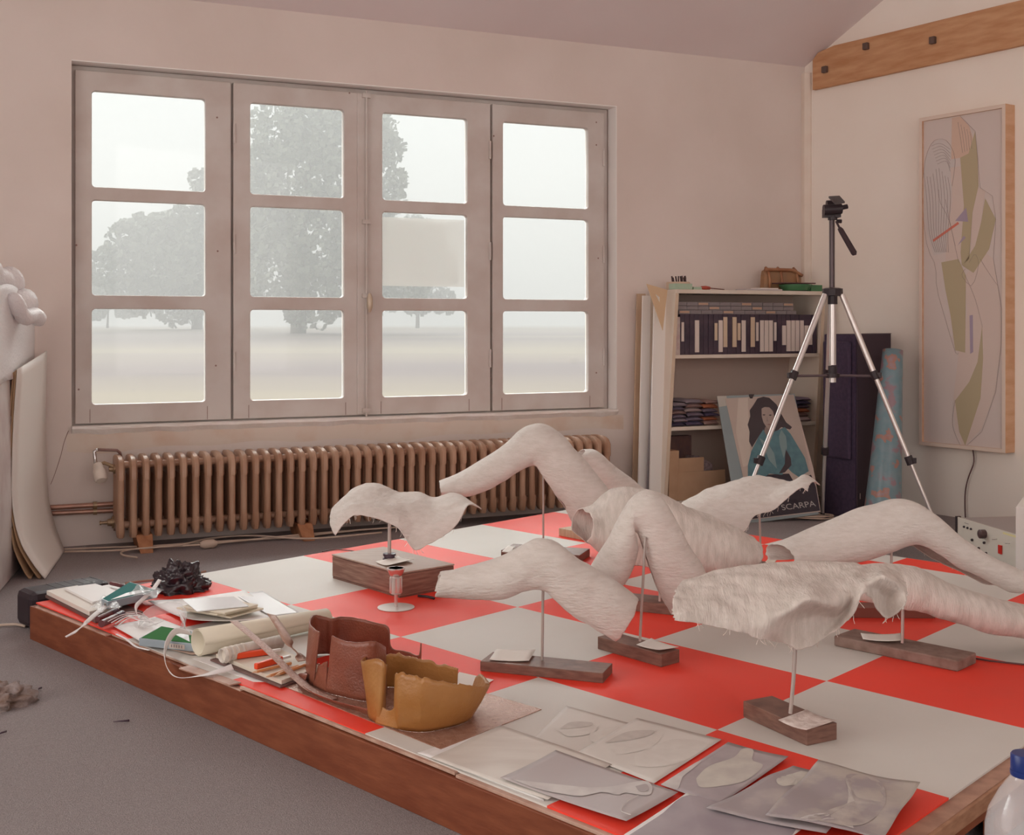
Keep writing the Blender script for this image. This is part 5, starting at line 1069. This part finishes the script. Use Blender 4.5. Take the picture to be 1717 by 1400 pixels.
tag(m.obj('thin_cable', M('dark_cable', (0, 0, 0)), smooth=True), 'thin dark cable behind the wooden box on the platform', 'cable')
m = MB(); m.tube([G(x, y, T + .006) for x, y in ((701, 999), (715, 1000), (728, 1003))], .004, 6); tag(m.obj('black_plug', blk, smooth=True), 'short black plug and lead at the foot of the wooden box', 'plug')
m = MB(); m.tube([G(x, y, T + .003) for x, y in ((1618, 1101), (1660, 1108), (1717, 1114), (1760, 1119))], .0022, 6); tag(m.obj('thin_cable', M('dark_cable', (0, 0, 0)), smooth=True), 'thin dark line lying right of the thick brown block', 'cable')

# ---- photographs and drawings along the front edge
z0 = T + .001
def pm(nm, c, c2, sc=7, ro=.5, contrast=(.4, .62), stretch=(1, 1, 1)): return M(nm, c, ro, c2, sc, contrast=contrast, stretch=stretch, detail=8)
def figure(at, polys, mat, parent, name='printed_image', dz=.0012):
    for pl_ in polys:
        m = MB(); pts = spline(pl_ + [pl_[0]], 40)[:-1]; q = [at(s, t_, dz) for s, t_ in pts]; c = sum(q, Vector()) / len(q)
        m.add(q + [c], [(i, (i + 1) % len(q), len(q)) for i in range(len(q))]); m.obj(name, mat, parent)
pale = pm('pale_print', (.70, .68, .64), (.63, .60, .56), 5)
tone = M('pale_print_tone', (.63, .60, .56), .5, (.69, .67, .63), 30, contrast=(.3, .7)); dk = M('pale_print_dark', (.52, .49, .46), .5, (.60, .57, .53), 50, contrast=(.3, .7))
r = thing('pale_print', G(930, 1220, z0), 'pale print of a bowed head, the farther of the two', 'print', 'pale prints near the front edge')
o, at = sheet([(893, 1240), (949, 1183), (1090, 1222), (970, 1268)], z0, pale, 'paper', None, None, root=r)
figure(at, [[(.25, .35), (.30, .60), (.50, .72), (.62, .62), (.60, .45), (.45, .30)], [(.62, .50), (.80, .35), (.95, .55), (.9, .85), (.7, .8)]], tone, r); figure(at, [[(.22, .40), (.25, .62), (.45, .75), (.50, .66), (.34, .48)]], dk, r, 'printed_hair', .0018)
r = thing('pale_print', G(1090, 1250, z0), 'pale print of a bowed head, the nearer and larger of the two', 'print', 'pale prints near the front edge')
o, at = sheet([(967, 1262), (1068, 1204), (1210, 1240), (1096, 1314)], z0 + .0015, pale, 'paper', None, None, root=r)
figure(at, [[(.15, .30), (.18, .62), (.35, .78), (.50, .70), (.52, .45), (.36, .22)], [(.50, .30), (.70, .15), (.95, .4), (.95, .85), (.65, .8), (.55, .6)]], tone, r); figure(at, [[(.10, .32), (.13, .65), (.33, .82), (.36, .68), (.22, .45)]], dk, r, 'printed_hair', .0018)
sheet([(722, 1272), (840, 1216), (1026, 1282), (918, 1342)], z0 + .002, pm('pale_drawing', (.70, .67, .62), (.63, .59, .54), 9, stretch=(.4, 2, 1)), 'drawing', 'pale pencil drawing sheet at the front edge, left of the arm print', 'drawing', wave=.003, seed=2)
sheet([(700, 1262), (820, 1222), (905, 1255), (912, 1343)], z0 + .0, whp, 'paper_sheet', 'white sheet peeking out below the pale pencil drawing', 'paper')
r = thing('arm_print', G(985, 1320, z0), 'grey print of a reaching white arm and hand at the front edge', 'print')
o, at = sheet([(839, 1306), (932, 1260), (1137, 1328), (1050, 1380)], z0 + .006, M('warm_grey_print', (.46, .42, .42), .4), 'paper', None, None, root=r, curl=(.003, .003, 0, .004))
def px2st(x, y):   # invert the sheet corners
    q = [(839, 1306), (932, 1260), (1137, 1328), (1050, 1380)]; P = [G(a, b, z0 + .006) for a, b in q]; X = G(x, y, z0 + .006)
    e1_, e2_ = P[1] - P[0], P[3] - P[0]; d = X - P[0]; det = e1_.x * e2_.y - e1_.y * e2_.x
    return ((e1_.x * d.y - e1_.y * d.x) / det, (d.x * e2_.y - d.y * e2_.x) / det)
arm = [(860, 1310), (905, 1318), (960, 1321), (1010, 1320), (1040, 1316), (1060, 1311), (1085, 1308), (1094, 1318), (1092, 1330), (1080, 1333), (1068, 1328), (1050, 1328), (1035, 1333), (1010, 1328), (975, 1336), (940, 1332), (900, 1324)]
figure(at, [[px2st(x, y) for x, y in arm]], M('print_white', (.64, .62, .60), .5, (.54, .51, .50), 25), r, 'printed_arm')
figure(at, [[px2st(x, y) for x, y in [(1066, 1318), (1084, 1314), (1088, 1324), (1074, 1327)]]], M('warm_grey_dark', (.40, .36, .36), .5), r, 'printed_palm', .0018)
m = MB(); m.tube([at(*px2st(x, y), .002) for x, y in spline([(1070, 1334), (1052, 1345), (1044, 1356), (1043, 1364), (1058, 1370)], 16)], .0008, 4); m.obj('printed_line', M('print_white', (0, 0, 0)), r)
r = thing('studio_print', G(1215, 1290, z0), 'grey print of a white sculpture with pale border, behind the two curled prints', 'print')
o, at = sheet([(1108, 1316), (1221, 1246), (1322, 1272), (1205, 1350)], z0 + .004, M('mauve_print', (.36, .32, .34), .4, (.46, .42, .43), 12), 'paper', None, None, root=r, curl=(0, .002, .004, 0))
figure(at, [[(.30, .25), (.22, .50), (.35, .75), (.30, .95), (.45, .98), (.62, .80), (.85, .75), (.90, .45), (.70, .25), (.5, .15)]], M('print_pale_green', (.60, .58, .52), .5, (.50, .47, .44), 20), r, 'printed_sculpture')
figure(at, [[(.0, .0), (.0, .5), (.06, .5), (.1, .2), (.25, .06), (.25, .0)]], M('print_white', (0, 0, 0)), r, 'printed_stripes')
r = thing('bordered_print', G(1180, 1370, z0), 'grey print with white border at the bottom edge beside the arm print', 'print')
o, at = sheet([(1046, 1400), (1152, 1332), (1345, 1390), (1230, 1475)], z0 + .006, M('print_border_white', (.72, .69, .67), .5), 'paper', None, None, root=r, curl=(0, .003, 0, 0))
figure(at, [[(.04, .03), (.04, .05), (.04, .5), (.04, .97), (.5, .97), (.96, .97), (.96, .5), (.96, .03), (.5, .03)]], M('mauve_print_soft', (.40, .36, .38), .4, (.30, .26, .29), 9), r, 'printed_image')
r = thing('curled_print', G(1290, 1330, z0), 'grey curled print with pale shapes, under the large curled print', 'print')
o, at = sheet([(1183, 1358), (1330, 1284), (1470, 1325), (1385, 1400)], z0 + .010, M('mauve_print_blotch', (.36, .32, .33), .4, (.52, .48, .45), 7, contrast=(.5, .68)), 'paper', None, None, root=r, wave=.008, seed=2)
figure(at, [[(.15, .95), (.1, .7), (.25, .6), (.35, .8), (.3, .95)], [(.5, .15), (.45, .45), (.6, .6), (.8, .5), (.75, .2)]], M('print_pale_green', (0, 0, 0)), r)
r = thing('curled_print', G(1420, 1340, z0), 'large curled grey print of crumpled forms, topmost at the front right', 'print')
o, at = sheet([(1283, 1367), (1372, 1282), (1543, 1318), (1478, 1410)], z0 + .018, M('mauve_print_form', (.34, .30, .31), .4, (.46, .42, .38), 14, contrast=(.45, .62)), 'paper', None, None, root=r, wave=.012, seed=5, curl=(0, .004, .004, 0), n=24)
figure(at, [[(.35, .05), (.55, .25), (.5, .55), (.35, .85), (.5, .95), (.7, .85), (.85, .5), (.8, .2), (.65, .05)]], M('crumpled_form_print', (.50, .46, .42), .5, (.34, .30, .30), 30, contrast=(.35, .65)), r, 'printed_form')
figure(at, [[(.30, .02), (.42, .02), (.55, .12), (.75, .05), (.6, .2), (.4, .14)]], M('print_white', (0, 0, 0)), r, 'printed_bulb')

# ================================================================ LEFT SIDE OF THE ROOM
cs = thing('ribbed_case', G(95, 1040), 'black ribbed plastic case on the floor behind the left platform corner', 'case')
a, b = G(30, 1042), G(52, 1060); b2 = V(52, 1060, a.y); ln = PB.normalized() * .27; sd = PA.normalized()
o = b - sd * .125; m = MB()
def casebox(m, ins, z0_, z1_, e=0): p = [o + sd * ins + ln.normalized() * ins, o + sd * (.125 - ins) + ln.normalized() * ins, o + sd * (.125 - ins) + ln - ln.normalized() * ins, o + sd * ins + ln - ln.normalized() * ins]; m.prism([q + UP * z0_ for q in p], (0, 0, z1_ - z0_)); return m
casem = M('black_ribbed_plastic', (.035, .024, .03), .5, spec=.25)
casebox(m, 0, .004, .118).obj('case_shell', casem, cs, bevel=.022)
for k in range(6):
    m = MB(); c = o + ln * (.34 + k * .11); m.frame(c + sd * .022 + UP * .1155, sd * .080, ln.normalized() * .004, UP * .0035); m.obj('rib', M('rib_dark', (.025, .018, .022), .5), cs, bevel=.001)
m = MB(); m.tube([G(x, y, .006) for x, y in spline([(-60, 1052), (-10, 1049), (25, 1047), (42, 1050)], 14)], .0045, 6); tag(m.obj('cable', cabm, smooth=True), 'beige cable on the floor at the left edge beside the black case', 'cable')
# curved boards leaning at the left
def curved_board(off, mat, name, label, th):
    le = [(30, 619, 4.42), (24, 700, 4.44), (21, 780, 4.45), (22, 850, 4.46), (34, 905, 4.46), (53, 940, 4.46), (76, 971, 4.46)]
    ri = [(78, 589, 4.98), (76, 660, 4.99), (75, 740, 5.0), (80, 830, 5.0), (91, 880, 5.0), (100, 905, 5.0), (108, 924, 5.0)]
    rows = []
    for (x, y, Y), (x2, y2, Y2) in zip(spline(le, 24), spline(ri, 24)):
        a = V(x + off[0] * (1 if y < 880 else 1 + (y - 880) * off[2]), y + off[1], Y); b = V(x2 + off[0] * (1 if y < 880 else 1 + (y - 880) * off[2]), y2 + off[1], Y2); a.z = max(a.z, .003); b.z = max(b.z, .003)
        rows.append([a.lerp(b, k / 6) for k in range(7)])
    m = MB(); m.grid(rows); return tag(m.obj(name, mat, smooth=True, solid=th), label, 'board')
curved_board((0, 0, 0), M('white_flexed_board', (.84, .81, .76), .5), 'flexed_board', 'white flexed board bulging at the left, nearest of three', .006)
curved_board((-4, 3, .012), M('brown_flexed_board', (.42, .27, .16), .7), 'flexed_board', 'brown flexed board directly behind the white one', .005)
curved_board((-8, 6, .022), M('brown_flexed_board', (0, 0, 0)), 'flexed_board', 'brown flexed board farthest behind, against the wrapped panel', .005)
for (x, y, x2, y2) in ((53, 606, 50, 660), (18, 795, 19, 825)):
    pass
# wrapped panel
wp = thing('wrapped_panel', V(-10, 1010, 4.3) * 1.0, 'tall panel wrapped in cloudy plastic with rolled bubble wrap on top, left edge', 'wrapped panel')
wrapm = M('cloudy_plastic', (.74, .68, .66), .3, (.52, .40, .40), 7, alpha=.93, bump=.4, bscale=20, contrast=(.45, .75))
a = V(-4, 1003, 4.12); a.z = 0; b = V(60, 930, 4.95); b.z = 0
pd_ = (b - a); pl_n = Vector((-pd_.y, pd_.x, 0)).normalized(); hgt = .98
m = MB(); m.prism([a + pl_n * .012, b + pl_n * .012, b + pl_n * .07, a + pl_n * .07], (0, 0, hgt)); m.obj('panel', wrapm, wp, bevel=.01)
m = MB(); m.prism([a + pl_n * .071, b + pl_n * .071, b + pl_n * .16 , a + pl_n * .30], (0, 0, hgt - .12)); m.obj('inner_canvas', M('muddy_canvas', (.30, .18, .17), .7, (.50, .42, .42), 5), wp)
bub = M('bubble_wrap', (.84, .83, .84), .45, bump=1, bscale=90, spec=.5)
for k, (x0, y0, x1, y1, r_) in enumerate(((-60, 450, 26, 474, .058), (-40, 500, 48, 520, .062), (20, 505, 68, 545, .030))):
    q0, q1 = V(x0, y0, 4.35), V(x1, y1, 4.62); m = MB(); pts = []
    for i in range(15): p = q0.lerp(q1, i / 14); p += Vector((0, 0, .02 * math.sin(i * .5 + k))); pts.append(p)
    m.tube(pts, [r_ * (1 + .22 * noise.noise(Vector((i * .6, k, 0)))) * (1 if 0 < i < 14 else .6) for i in range(15)], 16); m.obj('bubble_wrap_roll', bub, wp, smooth=True)
m = MB(); rows = []
for i in range(12):
    s = i / 11; row = []
    for j in range(14):
        t_ = j / 13; p = (a + pl_n * .008).lerp(b + pl_n * .008, s); p.z = hgt + .10 - t_ * .35 + .02 * math.sin(s * 5); p -= pl_n * (.003 + .006 * noise.noise(Vector((s * 4, t_ * 4, 1)))); row.append(p)
    rows.append(row)
m.grid(rows); m.obj('wrap_fold', bub, wp, smooth=True, solid=.002)
# fluff and scraps on the carpet
m = MB(); c = G(-8, 1180); n1, n2 = 40, 16; rows = []
for i in range(n1 + 1):
    row = []
    for j in range(n2 + 1):
        th = 2 * math.pi * i / n1; ph = math.pi / 2 * j / n2; d = Vector((math.cos(th) * math.cos(ph), math.sin(th) * math.cos(ph), math.sin(ph))); r_ = 1 + .45 * noise.noise(d * 2.3) + .25 * noise.noise(d * 6)
        row.append(c + Vector((d.x * .085 * r_, d.y * .07 * r_, d.z * .045 * r_)))
    rows.append(row)
m.grid(rows); tag(m.obj('ball_of_fluff', M('grey_fluff', (.34, .29, .28), 1, (.2, .13, .1), 30, bump=1, bscale=150), smooth=True), 'lump of grey fluff on the carpet at the left edge', 'fluff')
for a, b, lb in (((190, 1210), (217, 1208), 'dark curled scrap on the carpet in front of the platform'), ((64, 1156), (69, 1153), 'tiny dark crumb on the carpet near the fluff'), ((-4, 1232), (10, 1226), 'thin dark thread on the carpet below the fluff')):
    m = MB(); A_, B_ = G(*a, .004), G(*b, .005); m.tube([A_, A_.lerp(B_, .5) + UP * .0015 + Vector((0, -.004, 0)), B_], [.001, .002, .0028], 6); tag(m.obj('carpet_scrap', M('dark_collar', (0, 0, 0)), smooth=True), lb, 'scrap')

# ================================================================ BOTTLE
Yb = 1.42; cc = V(1719, 1263, Yb); tz = cc.z; bt = thing('water_bottle', Vector((cc.x, cc.y, tz - .31)), 'clear plastic water bottle with dark blue cap, bottom right corner', 'bottle')
base = Vector((cc.x, cc.y, tz - .31))
pet = bpy.data.materials.new('clear_plastic'); pet.use_nodes = True; b = pet.node_tree.nodes['Principled BSDF']; b.inputs['Alpha'].default_value = .16; b.inputs['Specular IOR Level'].default_value = 1.0; b.inputs['Roughness'].default_value = .05; b.inputs['Base Color'].default_value = (.93, .94, .96, 1)
R_ = .0455; prof = [(.018, .004), (R_ * .9, 0), (R_, .012)]
for k in range(10):
    z = .02 + k * .018; prof += [(R_, z), (R_ * (.955 if k > 1 else .98), z + .009)]
prof += [(R_, .205), (R_ * .99, .222), (R_ * .9, .240), (.030, .262), (.018, .280), (.0145, .286), (.0145, .305)]
m = MB(); m.tube([base + UP * z for r_, z in prof], [r_ for r_, z in prof], 40, cap=False); m.obj('bottle_body', pet, bt, smooth=True, solid=.0006)
cp = [(.0165, .284), (.0170, .286), (.0170, .290), (.0162, .2905), (.0165, .292), (.0165, .308), (.0150, .310), (.001, .3102)]
m = MB(); m.lathe(base, cp, 30); m.obj('cap', M('blue_cap', (.012, .03, .16), .35), bt, smooth=40)
cr0 = base - UP * base.z
ct = thing('wooden_crate', cr0, 'low wooden crate under the water bottle, right of the platform', 'crate'); hb = base.z - .0005
for k in range(3): m = MB(); m.frame(cr0 + Vector((-.09, -.15 + k * .1, hb - .014)), (.26, 0, 0), (0, .09, 0), (0, 0, .014)); m.obj('slat', woodm, ct)
for x, y in ((-.085, -.145), (.145, -.145), (-.085, .125), (.145, .125)): m = MB(); m.frame(cr0 + Vector((x, y, 0)), (.02, 0, 0), (0, .02, 0), (0, 0, hb - .014)); m.obj('leg', woodm, ct)
